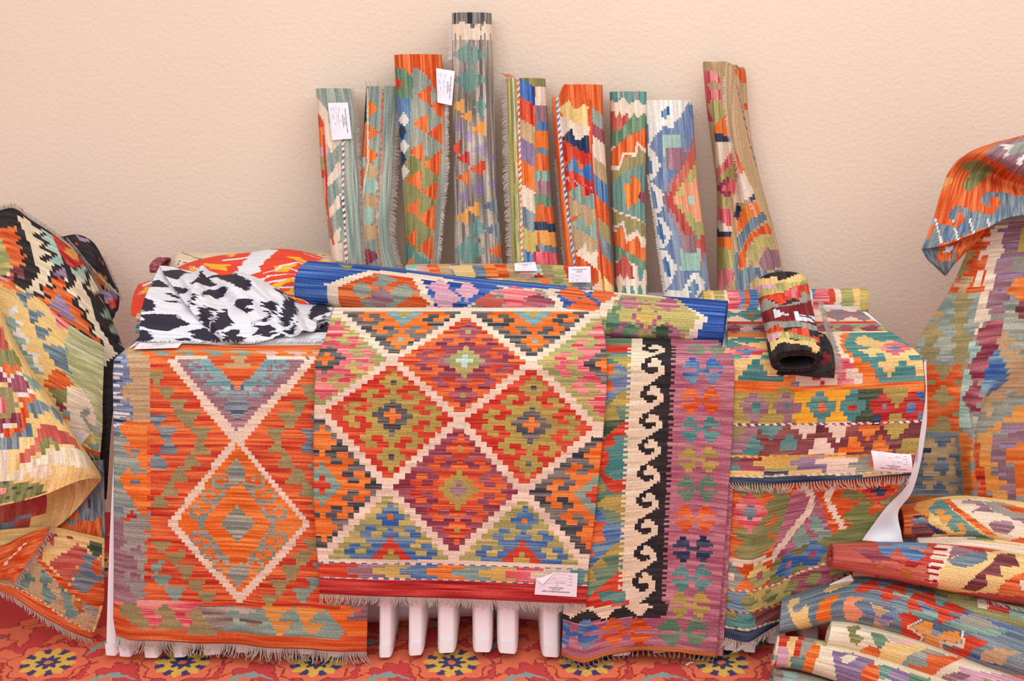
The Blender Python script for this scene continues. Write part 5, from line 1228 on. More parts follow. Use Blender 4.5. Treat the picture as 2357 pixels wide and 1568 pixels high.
tag(o, 'yellow and cream kilim with red lightning bands looped over in front of the left heap', 'rug', HEAP)

# orange and grey kilim behind the loop, lower right of the heap
c = [[(60, 1060, 2.88), (130, 1060, 2.88), (190, 1060, 2.88), (238, 1060, 2.885)], [(60, 1130, 2.865), (130, 1130, 2.86), (190, 1125, 2.86), (240, 1130, 2.87)], [(60, 1190, 2.85), (130, 1195, 2.84), (190, 1200, 2.84), (241, 1205, 2.85)], [(60, 1215, 2.84), (115, 1222, 2.83), (180, 1234, 2.83), (242, 1248, 2.84)]]
V, p = drape(c, 70, 70, 'S', 65, axis=1)
z = ZP(p, zL3); z.poly('o', (300, 560), (470, 490), (560, 460), (640, 490), (700, 460), (900, 440), (900, 660), (300, 560)); z.poly('o', (610, 420), (680, 370), (685, 430), (640, 445)); z.rect('o', 300, 200, 480, 520)
z.poly('N', (780, 200), (800, 440), (790, 440))
o = sheet('draped_kilim', V, p, M_KILIM_T, .005)
tag(o, 'grey kilim end with an orange border under the yellow loop of the left heap', 'rug', HEAP)
fringe(o, atY([205, 218, 232], [1040, 1062, 1078], [2.87] * 3), (.5, -.1, -.6), .018, .004, M_FRINGE, seed=36)

# bottom kilim reaching the carpet with teal and tan border
c = [[(-140, 1240, 2.80), (-40, 1225, 2.80), (60, 1215, 2.80), (130, 1215, 2.81), (190, 1228, 2.82), (241, 1240, 2.83)], [(-140, 1290, 2.78), (-40, 1280, 2.78), (50, 1285, 2.78), (130, 1300, 2.79), (190, 1305, 2.80), (240, 1320, 2.815)], [(-140, 1310, 2.765), (-40, 1320, 2.765), (40, 1340, 2.77), (120, 1375, 2.78), (180, 1385, 2.795), (238, 1390, 2.81)], [(-140, 1330, 2.76), (-50, 1345, 2.76), (25, 1372, 2.765), (100, 1420, 2.775), (165, 1455, 2.79), (212, 1472, 2.81)]]
V, p = drape(c, 110, 130, 'y', 66)
z = ZP(p, zL3)
z.poly('M', (330, 700), (390, 620), (440, 560), (490, 580), (480, 640), (490, 720), (420, 640), (380, 680), (390, 800), (310, 760)); z.poly('M', (440, 830), (680, 660), (760, 700), (790, 770), (720, 760), (760, 840), (660, 850), (720, 910), (620, 930), (660, 1000), (590, 1000)); z.poly('P', (560, 570), (640, 610), (620, 640)); z.poly('S', (720, 750), (850, 760), (920, 900), (920, 970), (840, 1010), (740, 1110), (590, 1000), (660, 1000), (630, 930), (720, 910), (670, 850), (760, 840)); z.poly('d', (760, 680), (800, 640), (900, 650), (900, 760), (830, 780)); z.poly('o', (815, 820), (900, 770), (880, 850), (900, 900), (860, 950), (820, 900))
z.poly('o', (290, 780), (380, 800), (480, 900), (600, 1020), (740, 1110), (840, 1010), (930, 960), (930, 1130), (880, 1230), (740, 1180), (620, 1100), (500, 1000), (360, 850)); z.poly('W', (-600, 760), (290, 790), (360, 850), (500, 1000), (620, 1110), (740, 1190), (880, 1240), (850, 1330), (810, 1440), (600, 1330), (380, 1170), (210, 1080), (100, 1020), (-600, 900))
for pts in ([(150, 1000), (230, 900), (320, 960), (260, 1010), (210, 1080), (150, 1060)], [(350, 850), (470, 970), (410, 1030), (500, 1130), (440, 1190), (375, 1160), (380, 1080), (360, 960)], [(520, 1020), (650, 1130), (610, 1180), (710, 1280), (640, 1320), (580, 1310), (560, 1180)]): z.poly('u', *pts)
z.poly('H', (700, 1150), (880, 1240), (860, 1310), (740, 1240)); z.poly('A', (640, 1150), (720, 1170), (740, 1290), (650, 1190))
z.poly('o', (-600, 880), (90, 1030), (220, 1080), (380, 1180), (600, 1340), (830, 1450), (800, 1600), (-600, 1200))
z.cord('w', 'o', 9, (100, 1030), (230, 1085), (390, 1180), (600, 1330), (820, 1445), p=6)
o = sheet('draped_kilim', V, p, M_KILIM, .005)
tag(o, 'orange-edged kilim with a teal and tan border reaching the carpet, lowest of the left heap', 'rug', HEAP)
fringe(o, V[-1] + [0, -.002, .002], (.25, -.3, -1), .022, .0042, M_FRINGE, seed=37, r=.0016)
c = [[(-140, 1250, 2.77), (-20, 1262, 2.77), (60, 1230, 2.78), (118, 1212, 2.79)], [(-140, 1280, 2.755), (-20, 1300, 2.755), (45, 1275, 2.765), (88, 1262, 2.775)], [(-140, 1300, 2.75), (-20, 1330, 2.75), (20, 1335, 2.755), (32, 1342, 2.76)]]
Vl, pl = drape(c, 40, 40, 'o', 67, (2, 2)); pl.line([(12, 1300), (60, 1250)], 3, 'C')
lo = sheet('folded_over_corner', Vl, pl, M_KILIM, .005, parent=o)
fringe(lo, Vl[:, -1], (.7, -.2, -.5), .018, .0042, M_FRINGE, seed=38, r=.0015)

# ================================================================== ikat cloths on a pile of folded kilims, back left of the table
GP = 'folded kilims in the pile under the patterned cloths'
for k, (z0, Y, ry, rz, xl, xr, cols, lab) in enumerate([(.777, 3.01, .08, .011, -.905, -.66, 'oBtKNyR', 'blue and orange folded kilim, lowest in the pile under the patterned cloths'), (.797, 3.05, .085, .010, -.912, -.66, 'OMyfTCo', 'pink and tan striped folded kilim, middle of the pile under the patterned cloths'), (.811, 3.14, .08, .010, -.915, -.68, 'TCKGeoB', 'teal and cream folded kilim, third up in the pile under the patterned cloths'), (.834, 3.43, .06, .013, -.99, -.962, 'PKNQTCo', 'plum folded kilim, topmost in the pile under the patterned cloths')]):
    V = roll([(xl, Y, z0), ((xl + xr) / 2, Y, z0), (xr, Y, z0)], (0, -1, 0), (0, 0, 1), ry, rz, 1.9, .3, 1, n=120, around=70, gap=.003, seed=70 + k)
    y0 = 776 - 34 * k
    p = Paint(proj(centres(V)), cols[0], 1, 71 + k, (2, 2))
    for j, ch in enumerate(cols * 3):
        y = y0 - 34 + j * 8; p.rect(200, y, 900, y + 8, ch)
    finish_roll(V, 1, p, lab, GP, 'folded_kilim', cat='rug')

c = [[(386, 612, 3.54), (396, 592, 3.54), (410, 581, 3.53), (450, 582, 3.53), (560, 580, 3.53), (700, 578, 3.53), (764, 577, 3.53), (775, 590, 3.53)], [(386, 616, 3.46), (396, 600, 3.46), (412, 590, 3.45), (450, 592, 3.45), (560, 592, 3.45), (700, 590, 3.45), (764, 590, 3.45), (776, 600, 3.45)], [(384, 640, 3.42), (394, 628, 3.42), (410, 620, 3.41), (450, 620, 3.41), (560, 620, 3.41), (700, 620, 3.41), (766, 622, 3.41), (778, 625, 3.41)]]
V, p = drape(c, 50, 160, 'c', 75, (2, 2)); z = ZP(p, conv(280, 560, 4.533))
z.line('k', 7, (620, 90), (700, 125), (880, 185)); z.line('m', 8, (590, 230), (592, 185), (650, 200), (740, 225)); z.line('k', 5, (1950, 95), (2120, 130)); z.line('k', 4, (2130, 70), (2130, 130))
o = sheet('folded_kilim', V, p, M_KILIM, .006)
tag(o, 'cream folded kilim with thin black lines lying behind the red and yellow cloth', 'rug')

def swell(z, c, k, *pts):
    cx, cy = sum(a for a, _ in pts) / len(pts), sum(b_ for _, b_ in pts) / len(pts)
    z.poly(c, *[(cx + (a - cx) * k, cy + (b_ - cy) * k) for a, b_ in pts])

def ikat(p, amt, seed, along=0):
    rng = np.random.default_rng(seed); H, W = p.H, p.W
    nz = rng.normal(0, 1, (H if along == 0 else W)); nz = nz * .6 + np.convolve(nz, np.ones(5) / 2.2, 'same') * .6
    if along == 0: p.X = p.X + nz[:, None] * amt
    else: p.Y = p.Y + nz[None, :] * amt
    return p
zI = conv(280, 560, 4.533)
# red and yellow cloth
c = [[(318, 655, 3.37), (372, 636, 3.36), (430, 606, 3.36), (500, 589, 3.37), (575, 581, 3.38), (640, 573, 3.38), (705, 581, 3.38), (770, 606, 3.36), (800, 640, 3.34)],
     [(312, 668, 3.30), (372, 648, 3.29), (430, 622, 3.28), (500, 604, 3.28), (575, 600, 3.28), (640, 596, 3.29), (705, 606, 3.29), (765, 630, 3.27), (800, 660, 3.26)],
     [(306, 682, 3.22), (365, 668, 3.21), (430, 646, 3.20), (500, 630, 3.20), (575, 632, 3.19), (640, 628, 3.21), (690, 640, 3.20), (715, 652, 3.20), (730, 664, 3.20)],
     [(300, 692, 3.14), (350, 690, 3.13), (430, 672, 3.12), (500, 664, 3.12), (575, 662, 3.11), (640, 666, 3.12), (680, 672, 3.12), (700, 680, 3.12), (712, 688, 3.12)],
     [(299, 694, 3.11), (345, 704, 3.08), (430, 700, 3.07), (500, 700, 3.06), (575, 700, 3.05), (640, 700, 3.05), (675, 703, 3.05), (695, 706, 3.06), (705, 708, 3.06)]]
V, D = net(c, 170, 260)
qq, tt = np.meshgrid(np.linspace(0, 1, 260), np.linspace(0, 1, 170))
V[..., 2] -= .035 * np.clip((tt - .5) * 2.5, 0, 1)
V[..., 2] += .006 * np.sin(tt * 26 + qq * 9) * (tt * (1 - tt) * 4) * np.clip((qq - .5) * 3, 0.15, 1)
p = ikat(Paint(D, 'z', 0, 76, (1, 1), .4), 2.4, 76); z = ZP(p, zI)
z.poly('i', (1400, 60), (1640, 70), (1560, 130), (1470, 210), (1420, 300), (1300, 345), (1180, 310), (1260, 210), (1350, 110)); z.poly('a', (1090, 130), (1220, 105), (1150, 145)); z.poly('a', (840, 210), (1000, 215), (1130, 220), (1070, 290), (940, 270)); z.poly('a', (690, 250), (790, 270), (740, 295)); z.poly('a', (1720, 130), (1850, 140), (2000, 200), (2050, 250), (1950, 250), (1850, 190)); z.poly('a', (1590, 240), (1830, 225), (1700, 290), (1590, 295)); z.poly('a', (1340, 360), (1500, 345), (1440, 390), (1350, 385)); z.poly('a', (2040, 180), (2240, 170), (2250, 215), (2080, 215))
for k in range(6): z.line('i', 9 + 5 * (k % 2), (1300 + k * 60, 400 + k * 22), (1560 + k * 40, 330 + k * 38), (1800 + k * 20, 320 + k * 48), (1960, 400 + k * 40))
for k in range(3): z.line('a', 26, (1560 + k * 80, 410 + k * 50), (1750 + k * 40, 370 + k * 62), (1920, 430 + k * 50))
z.line('i', 12, (1050, 180), (1250, 160), (1400, 130)); z.line('i', 10, (720, 240), (900, 300), (1050, 330)); z.line('i', 12, (1480, 310), (1700, 230), (1850, 210), (1990, 280)); z.line('i', 9, (1900, 110), (2100, 170), (2250, 180)); z.line('i', 18, (1780, 260), (1900, 300), (2000, 340)); z.line('i', 20, (230, 440), (330, 400)); z.line('i', 16, (170, 530), (280, 500)); z.poly('a', (190, 500), (280, 450), (290, 490), (240, 530)); z.poly('a', (1960, 500), (2100, 560), (2000, 540))
o = sheet('ikat_cloth', V, p, M_CLOTH, .0015)
tag(o, 'red, yellow and white blurred-pattern cloth mounded at the back left of the table', 'cloth', None)
# black and white cloth, lower layer
c = [[(368, 612, 3.26), (430, 622, 3.24), (500, 640, 3.22), (570, 650, 3.21), (640, 664, 3.20), (705, 684, 3.20), (768, 700, 3.19)],
     [(352, 645, 3.14), (420, 660, 3.10), (500, 675, 3.08), (570, 690, 3.07), (640, 700, 3.07), (705, 715, 3.06), (766, 722, 3.06)],
     [(332, 690, 3.00), (400, 705, 2.97), (480, 715, 2.96), (560, 725, 2.95), (640, 735, 2.95), (705, 745, 2.95), (760, 750, 2.95)],
     [(322, 740, 2.925), (390, 750, 2.905), (470, 756, 2.90), (560, 762, 2.90), (640, 768, 2.90), (705, 772, 2.90), (756, 775, 2.90)],
     [(321, 782, 2.89), (325, 786, 2.88), (470, 792, 2.873), (560, 797, 2.87), (640, 797, 2.87), (705, 797, 2.87), (752, 797, 2.87)]]
V, D = net(c, 150, 230)
p = ikat(Paint(D, 'i', 0, 77, (1, 1), .5), 5.0, 77); z = ZP(p, zI)
z.poly('j', (300, 400), (400, 380), (480, 440), (460, 460), (270, 455)); z.poly('j', (200, 560), (300, 590), (380, 640), (330, 700), (190, 720)); z.poly('j', (180, 760), (280, 735), (560, 745), (600, 790), (720, 820), (580, 880), (500, 920), (330, 900), (180, 860)); z.poly('j', (160, 900), (250, 920), (350, 990), (250, 1030), (150, 1020)); z.poly('j', (700, 920), (860, 880), (1000, 960), (1060, 1040), (960, 1040), (720, 980)); z.poly('j', (560, 1000), (700, 985), (740, 1015), (580, 1020)); z.poly('j', (450, 520), (560, 520), (600, 580), (520, 560)); z.poly('j', (440, 600), (620, 600), (640, 625), (470, 612)); z.poly('j', (1900, 930), (2200, 930), (2160, 800), (2050, 900)); z.poly('j', (2050, 1010), (2140, 1000), (2140, 1025)); z.poly('h', (1880, 950), (2150, 920), (2150, 960)) if False else None
o = sheet('ikat_cloth', V, p, M_CLOTH, .0015)
tag(o, 'black and white blurred-pattern cloth crumpled at the left of the table', 'cloth', None)
BW = o
# crumpled upper layer of the same cloth, folded back along a diagonal
c = [[(367, 611, 3.25), (400, 615, 3.23), (440, 628, 3.22), (468, 616, 3.20), (500, 634, 3.21), (540, 632, 3.17), (580, 642, 3.16), (620, 660, 3.15), (660, 682, 3.14), (705, 700, 3.14), (740, 700, 3.13), (768, 706, 3.12)],
     [(384, 640, 3.13), (415, 648, 3.11), (448, 640, 3.08), (472, 650, 3.09), (510, 660, 3.08), (548, 650, 3.05), (585, 655, 3.03), (622, 680, 3.02), (660, 700, 3.02), (700, 722, 3.04), (735, 716, 3.04), (764, 716, 3.03)],
     [(405, 668, 3.05), (430, 678, 3.03), (460, 676, 3.00), (490, 690, 3.01), (525, 690, 3.02), (560, 676, 3.01), (600, 680, 2.97), (635, 698, 2.955), (668, 720, 2.965), (702, 738, 2.98), (735, 735, 2.99), (758, 728, 2.99)],
     [(428, 700, 2.965), (450, 706, 2.955), (480, 712, 2.94), (510, 718, 2.95), (545, 722, 2.96), (580, 718, 2.965), (612, 712, 2.94), (640, 722, 2.92), (672, 740, 2.92), (700, 755, 2.935), (728, 752, 2.95), (750, 742, 2.955)],
     [(462, 742, 2.91), (482, 742, 2.905), (505, 745, 2.90), (535, 750, 2.905), (565, 752, 2.915), (598, 750, 2.92), (625, 745, 2.915), (650, 748, 2.90), (675, 758, 2.895), (700, 764, 2.90), (718, 762, 2.915), (735, 757, 2.92)],
     [(512, 786, 2.875), (520, 788, 2.87), (535, 790, 2.865), (555, 792, 2.86), (585, 790, 2.865), (612, 784, 2.87), (632, 778, 2.875), (652, 774, 2.88), (670, 772, 2.88), (688, 772, 2.88), (702, 768, 2.885), (715, 764, 2.89)]]
V, D = net(c, 160, 260)
def ridges(V, D, lst):
    P = np.concatenate([D[:1], D], 0); P = np.concatenate([P[:, :1], P], 1)
    for pts, w, amp in lst:
        best = np.full(P.shape[:2], 1e9)
        for (x1, y1), (x2, y2) in zip(pts[:-1], pts[1:]):
            dx, dy = x2 - x1, y2 - y1; t = np.clip(((P[..., 0] - x1) * dx + (P[..., 1] - y1) * dy) / (dx * dx + dy * dy), 0, 1)
            best = np.minimum(best, np.hypot(P[..., 0] - x1 - t * dx, P[..., 1] - y1 - t * dy))
        g = amp * np.exp(-(best / w) ** 2)
        V[..., 1] -= g * .8; V[..., 2] += g * .6
    return V
ridges(V, D, [([(548, 634), (600, 650), (650, 690), (690, 745), (700, 768)], 11, .024), ([(566, 652), (610, 690), (655, 745), (668, 765)], 9, -.016), ([(468, 618), (452, 660), (440, 705)], 9, .014), ([(470, 640), (520, 690), (560, 720)], 10, -.010), ([(500, 640), (560, 700), (600, 770)], 12, .010), ([(640, 676), (700, 712), (740, 752)], 10, .014), ([(420, 640), (470, 720), (520, 785)], 8, .010), ([(690, 700), (730, 740)], 8, -.010)])
p = ikat(Paint(D, 'i', 0, 78, (1, 1), .5), 5.0, 78); z = ZP(p, zI)
for pts in ([(420, 300), (540, 280), (640, 270), (740, 290), (640, 370), (560, 380), (470, 350)], [(470, 440), (620, 460), (740, 500), (640, 530), (560, 520)], [(720, 440), (860, 330), (880, 300), (1000, 430), (900, 440), (820, 430)], [(700, 640), (800, 560), (900, 480), (1040, 460), (1140, 480), (1000, 590), (940, 540), (850, 540), (760, 640), (720, 700)], [(920, 350), (1100, 320), (1240, 350), (1360, 400), (1320, 500), (1180, 440), (1060, 380)], [(780, 760), (880, 650), (980, 680), (940, 790), (940, 900), (860, 850)], [(980, 760), (1100, 680), (1250, 600), (1380, 580), (1340, 720), (1280, 820), (1160, 840), (1000, 960), (940, 910)], [(1040, 980), (1160, 900), (1250, 900), (1250, 1060), (1100, 1060)], [(1440, 590), (1560, 590), (1640, 640), (1560, 760), (1500, 660)], [(1350, 890), (1500, 760), (1560, 740), (1520, 820), (1400, 830)], [(1400, 980), (1460, 900), (1380, 880), (1560, 850), (1640, 900), (1520, 980)], [(1640, 780), (1740, 600), (1840, 700), (1860, 770), (1760, 840), (1660, 850)], [(1640, 510), (1740, 520), (1760, 620), (1680, 560)], [(1780, 540), (1900, 570), (1830, 690), (1780, 640)], [(1960, 740), (2040, 610), (2200, 660), (2180, 720), (2060, 760), (1960, 840)], [(1980, 900), (2140, 740), (2160, 800), (2060, 920)], [(1700, 900), (1840, 830), (1800, 960)], [(1540, 1060), (1640, 940), (1720, 960), (1600, 1060)]): z.poly('j', *pts)
fl_ = sheet('folded_back_layer', V, p, M_CLOTH, .0015, parent=BW)

# ================================================================== kilims draped at the right
zD1 = conv(2080, 480, 4.126); zD2 = conv(2080, 820, 4.354); zD3 = conv(2100, 290, 4.479)
c = [[(2262, 470, 3.36), (2300, 470, 3.34), (2360, 470, 3.34), (2430, 470, 3.36), (2520, 470, 3.40)],
     [(2238, 545, 3.34), (2275, 545, 3.31), (2350, 540, 3.31), (2430, 540, 3.33), (2530, 540, 3.38)],
     [(2190, 660, 3.31), (2240, 660, 3.27), (2330, 650, 3.27), (2430, 650, 3.29), (2540, 650, 3.35)],
     [(2108, 800, 3.27), (2200, 800, 3.22), (2310, 790, 3.22), (2430, 790, 3.24), (2550, 790, 3.32)],
     [(2104, 920, 3.23), (2188, 920, 3.19), (2258, 925, 3.165), (2290, 922, 3.20), (2550, 920, 3.27)],
     [(2092, 1040, 3.20), (2190, 1040, 3.16), (2240, 1040, 3.10), (2258, 1040, 3.17), (2550, 1040, 3.20)],
     [(2080, 1150, 3.17), (2190, 1150, 3.13), (2243, 1150, 3.07), (2262, 1150, 3.15), (2550, 1150, 3.16)],
     [(2075, 1300, 3.13), (2190, 1300, 3.09), (2243, 1300, 3.04), (2262, 1300, 3.11), (2550, 1300, 3.12)]]
V, p = drape(c, 210, 170, 'q', 81, (3, 3))
z = ZP(p, zD1)
z.rect('H', -200, -200, 2200, 3000)
z.poly('y', (480, 640), (640, 380), (690, 420), (600, 520), (660, 600), (740, 640), (640, 740), (560, 810)) ; z.rect('o', 300, 0, 820, 810)
z.poly('q', (560, 480), (640, 380), (690, 400), (640, 480), (600, 520), (630, 600), (500, 640)); z.poly('W', (455, 690), (510, 630), (780, 640), (660, 690), (600, 770), (560, 810), (500, 760)); z.rect('o', 510, 635, 780, 670)
z.poly('C', (830, 190), (1000, 140), (930, 260), (960, 400), (880, 520), (880, 680), (780, 850), (830, 1020), (760, 1100), (660, 1220), (660, 1120), (720, 900), (760, 750))
for k in range(10):
    y = 220 + k * 62; x = 800 - k * 12; z.rect('C', x - 40, y, x + 40, y + 30)
z.poly('V', (1000, 130), (1200, 100), (1300, 150), (1300, 580), (1050, 640), (1000, 760), (1020, 900), (950, 1000), (850, 1030), (780, 900), (880, 680), (860, 560), (960, 400), (930, 270))
for y in (210, 340, 480, 640, 800, 920): z.line('v', 26, (900, y + 10), (1200, y - 10))
z.poly('G', (1120, 190), (1300, 180), (1300, 440), (1080, 420), (1110, 320)); z.poly('H', (1060, 460), (1300, 440), (1300, 640), (1000, 600))
z.poly('O', (980, 780), (1070, 640), (1300, 640), (1300, 860), (1100, 860), (1020, 820)); z.poly('m', (1050, 930), (1200, 850), (1500, 850), (1500, 1100), (1150, 1090)); z.poly('E', (950, 860), (1100, 870), (1050, 960), (1140, 1060), (1240, 1200), (1500, 1200), (1500, 1560), (1050, 1400), (920, 1140), (960, 1000))
z.poly('s', (380, 815), (740, 815), (700, 960), (660, 1180), (620, 1400), (560, 1440), (80, 1460), (80, 1340), (220, 1060))
for x, y in ((540, 1060), (260, 1190), (560, 1230), (250, 1380), (540, 1370), (560, 900), (330, 960)): z.dia('q', x, y, 110, 120)
for x, y in ((400, 1130), (380, 1400), (420, 930), (640, 1130)): z.dia('s', x, y, 80, 95)
z.rect('q', 60, 1465, 620, 1560)
z.poly('J', (610, 1440), (640, 1230), (740, 1330), (720, 1400), (640, 1500)); z.poly('P', (680, 1190), (850, 1050), (970, 1100), (900, 1260), (900, 1330), (860, 1400), (830, 1480), (780, 1560), (600, 1560), (620, 1490), (740, 1350)); z.poly('W', (870, 1230), (960, 1190), (1080, 1210), (1060, 1280), (980, 1320), (1130, 1380), (1060, 1480), (1200, 1560), (960, 1560), (940, 1400)); z.poly('B', (800, 1410), (880, 1340), (950, 1420), (980, 1560), (800, 1560))
z = ZP(p, zD2)
z.rect('q', 0, 70, 620, 750); z.poly('o', (150, 90), (290, 90), (390, 240), (500, 100), (580, 110), (580, 640), (550, 750), (480, 750), (440, 610), (390, 580), (340, 640), (280, 720), (150, 740)); z.dia('q', 390, 410, 100, 120); z.poly('q', (300, 80), (500, 80), (430, 210), (370, 240)); z.poly('q', (280, 730), (340, 640), (400, 600), (440, 640), (480, 760), (280, 760)); z.rect('q', 500, 250, 600, 285); z.rect('q', 200, 250, 310, 280); z.rect('q', 480, 570, 560, 605); z.rect('q', 200, 545, 285, 575)
z.poly('J', (580, 280), (620, 100), (700, 240), (640, 340), (600, 450), (660, 560), (690, 720), (600, 760), (555, 700)); z.poly('P', (640, 110), (740, 0), (890, 60), (810, 160), (830, 240), (740, 270), (800, 300), (740, 360), (790, 440), (720, 500), (770, 550), (680, 560), (590, 420), (700, 240)); z.poly('B', (820, 150), (900, 0), (1000, 0), (1070, 220), (1000, 280), (860, 380), (760, 340), (800, 260)); z.poly('W', (790, 440), (880, 370), (1050, 250), (1030, 100), (1000, 0), (1200, 0), (1500, 100), (1500, 300), (1180, 380), (1000, 350), (1040, 480), (860, 450), (890, 610), (780, 560)); z.poly('E', (860, 460), (1040, 490), (1000, 360), (1180, 380), (1500, 300), (1500, 460), (1150, 500), (950, 660), (840, 740), (700, 840), (690, 580), (900, 640)); z.poly('X', (750, 800), (850, 730), (1000, 640), (1150, 500), (1500, 420), (1500, 620), (1180, 680), (1010, 690), (1050, 790), (880, 790), (910, 920), (830, 1010), (960, 1080), (880, 1160), (1020, 1250), (940, 1320), (1080, 1420), (1020, 1500), (900, 1480), (760, 1050))
z.poly('V', (870, 800), (1050, 800), (1020, 680), (1200, 670), (1500, 640), (1500, 900), (1100, 930), (1030, 970), (1100, 1200), (1150, 1560), (1030, 1500), (1080, 1420), (950, 1320), (1020, 1250), (880, 1160), (960, 1090), (850, 1000), (920, 900))
for y in (720, 880, 1180, 1440): z.line('v', 30, (960, y), (1180, y + 50))
z.poly('O', (1030, 970), (1100, 900), (1500, 800), (1500, 1600), (1200, 1500), (1120, 1250)); z.poly('R', (1150, 1000), (1300, 960), (1300, 1200), (1200, 1130))
z.poly('o', (705, 840), (745, 860), (780, 1100), (880, 1460), (740, 1460), (705, 1000)); z.poly('r', (720, 1180), (820, 1240), (840, 1300), (730, 1230)); z.poly('S', (700, 1050), (740, 1150), (730, 1280), (715, 1100))
z.poly('O', (555, 740), (620, 760), (690, 820), (700, 1060), (640, 1080), (650, 1140), (710, 1150), (720, 1330), (660, 1380), (680, 1450), (600, 1430), (590, 1200)); z.poly('H', (600, 740), (680, 730), (700, 860), (640, 800)); z.poly('H', (640, 1080), (690, 1040), (700, 1140), (650, 1140)); z.poly('H', (660, 1380), (720, 1340), (740, 1450), (680, 1450))
z.poly('S', (0, 760), (540, 760), (600, 1430), (560, 1450), (0, 1450)); z.poly('W', (190, 880), (240, 800), (290, 780), (330, 860), (390, 930), (440, 870), (510, 815), (540, 1000), (500, 1100), (540, 1200), (550, 1300), (490, 1440), (450, 1400), (400, 1260), (330, 1270), (260, 1390), (160, 1240), (230, 1100), (190, 960)); z.dia('S', 385, 1110, 85, 110); z.poly('S', (310, 790), (480, 790), (430, 900), (390, 935), (340, 880)); z.poly('S', (330, 1270), (380, 1230), (430, 1330), (470, 1430), (250, 1430)); z.rect('N', 160, 900, 290, 950); z.rect('S', 465, 960, 560, 1000); z.rect('S', 160, 1200, 300, 1235); z.rect('S', 440, 1240, 600, 1290)
z.rect('A', -200, 1400, 400, 1460); z.rect('S', -100, 1460, 1500, 2400)
o = sheet('draped_kilim', V, p, M_KILIM, .005)
tag(o, 'tall multicoloured kilim with a cream zigzag draped right of the table', 'rug', 'kilims draped at the right of the table')

c = [[(2292, 327, 3.33), (2330, 318, 3.32), (2370, 308, 3.31), (2430, 300, 3.31), (2520, 300, 3.32)], [(2228, 352, 3.30), (2262, 350, 3.28), (2310, 362, 3.26), (2370, 385, 3.25), (2520, 420, 3.25)], [(2190, 392, 3.30), (2225, 398, 3.33), (2275, 400, 3.35), (2340, 425, 3.33), (2520, 460, 3.30)], [(2165, 445, 3.27), (2210, 450, 3.25), (2270, 440, 3.26), (2345, 452, 3.26), (2520, 480, 3.26)], [(2148, 505, 3.24), (2195, 515, 3.20), (2265, 495, 3.20), (2350, 475, 3.22), (2520, 500, 3.24)], [(2121, 574, 3.22), (2180, 562, 3.18), (2260, 530, 3.18), (2350, 495, 3.20), (2520, 505, 3.22)]]
V, p = drape(c, 130, 130, 'o', 82, (3, 2), axis=1)
z = ZP(p, zD3)
z.poly('V', (760, 320), (780, 250), (880, 175), (1500, 40), (1500, 700), (1150, 540), (1000, 460)); z.poly('w', (900, 190), (1050, 200), (1050, 260), (970, 320), (920, 340), (990, 250)); z.poly('E', (980, 300), (1060, 180), (1500, 60), (1500, 220), (1150, 270)); z.poly('w', (1060, 420), (1090, 350), (1150, 290), (1500, 240), (1500, 330), (1150, 350), (1120, 400)); z.poly('o', (700, 300), (780, 330), (950, 420), (1160, 560), (1500, 760), (1500, 860), (1100, 600), (900, 480), (740, 370))
z.poly('g', (500, 400), (620, 350), (740, 370), (860, 450), (740, 540), (640, 640), (600, 670), (540, 650), (520, 590), (600, 510), (580, 470), (520, 450)); z.poly('X', (300, 640), (360, 510), (430, 560), (360, 620))
z.poly('S', (90, 1290), (200, 930), (260, 980), (400, 1030), (480, 1040), (550, 960), (520, 900), (480, 880), (460, 990), (400, 960), (360, 920), (460, 810), (560, 850), (620, 880), (730, 890), (820, 920), (900, 830), (900, 740), (830, 720), (810, 850), (740, 810), (710, 770), (760, 680), (860, 690), (940, 680), (1060, 720), (1500, 740), (1500, 1000), (1000, 960), (700, 1070), (300, 1220))
for x in range(240, 1200, 90): z.line('B' if (x // 90) % 2 else 'i', 22, (x, 960), (x + 60, 1200))
z.poly('o', (455, 880), (520, 900), (550, 960), (480, 1040), (390, 1030), (260, 985), (210, 940), (360, 920), (400, 985), (470, 985)); z.poly('o', (800, 720), (900, 740), (915, 800), (830, 920), (740, 890), (700, 820), (810, 850)); z.poly('o', (150, 1100), (200, 1000), (240, 1040), (190, 1160), (150, 1160))
o = sheet('draped_kilim', V, p, M_KILIM_T, .005)
tag(o, 'orange and blue kilim with curling hooks folded over the tall draped one', 'rug', 'kilims draped at the right of the table')
c = [[(2122, 576, 3.235), (2170, 563, 3.225), (2225, 545, 3.225), (2268, 530, 3.23)], [(2135, 598, 3.23), (2172, 590, 3.215), (2215, 572, 3.215), (2250, 553, 3.225)], [(2152, 614, 3.235), (2178, 622, 3.22), (2205, 595, 3.22), (2232, 572, 3.23)], [(2166, 628, 3.245), (2178, 634, 3.24), (2194, 612, 3.24), (2215, 590, 3.245)]]
Vl, pl = drape(c, 50, 50, 'o', 83, (2, 2), axis=1); z = ZP(pl, zD3)
z.poly('S', (80, 1280), (300, 1230), (260, 1330), (260, 1410), (400, 1390), (440, 1230), (460, 1340), (440, 1420), (340, 1560), (80, 1340)); z.poly('i', (310, 1340), (360, 1240), (430, 1240), (400, 1300), (330, 1310)); z.line('B', 24, (130, 1330), (250, 1470))
sheet('hanging_corner', Vl, pl, M_KILIM_T, .005, parent=o)

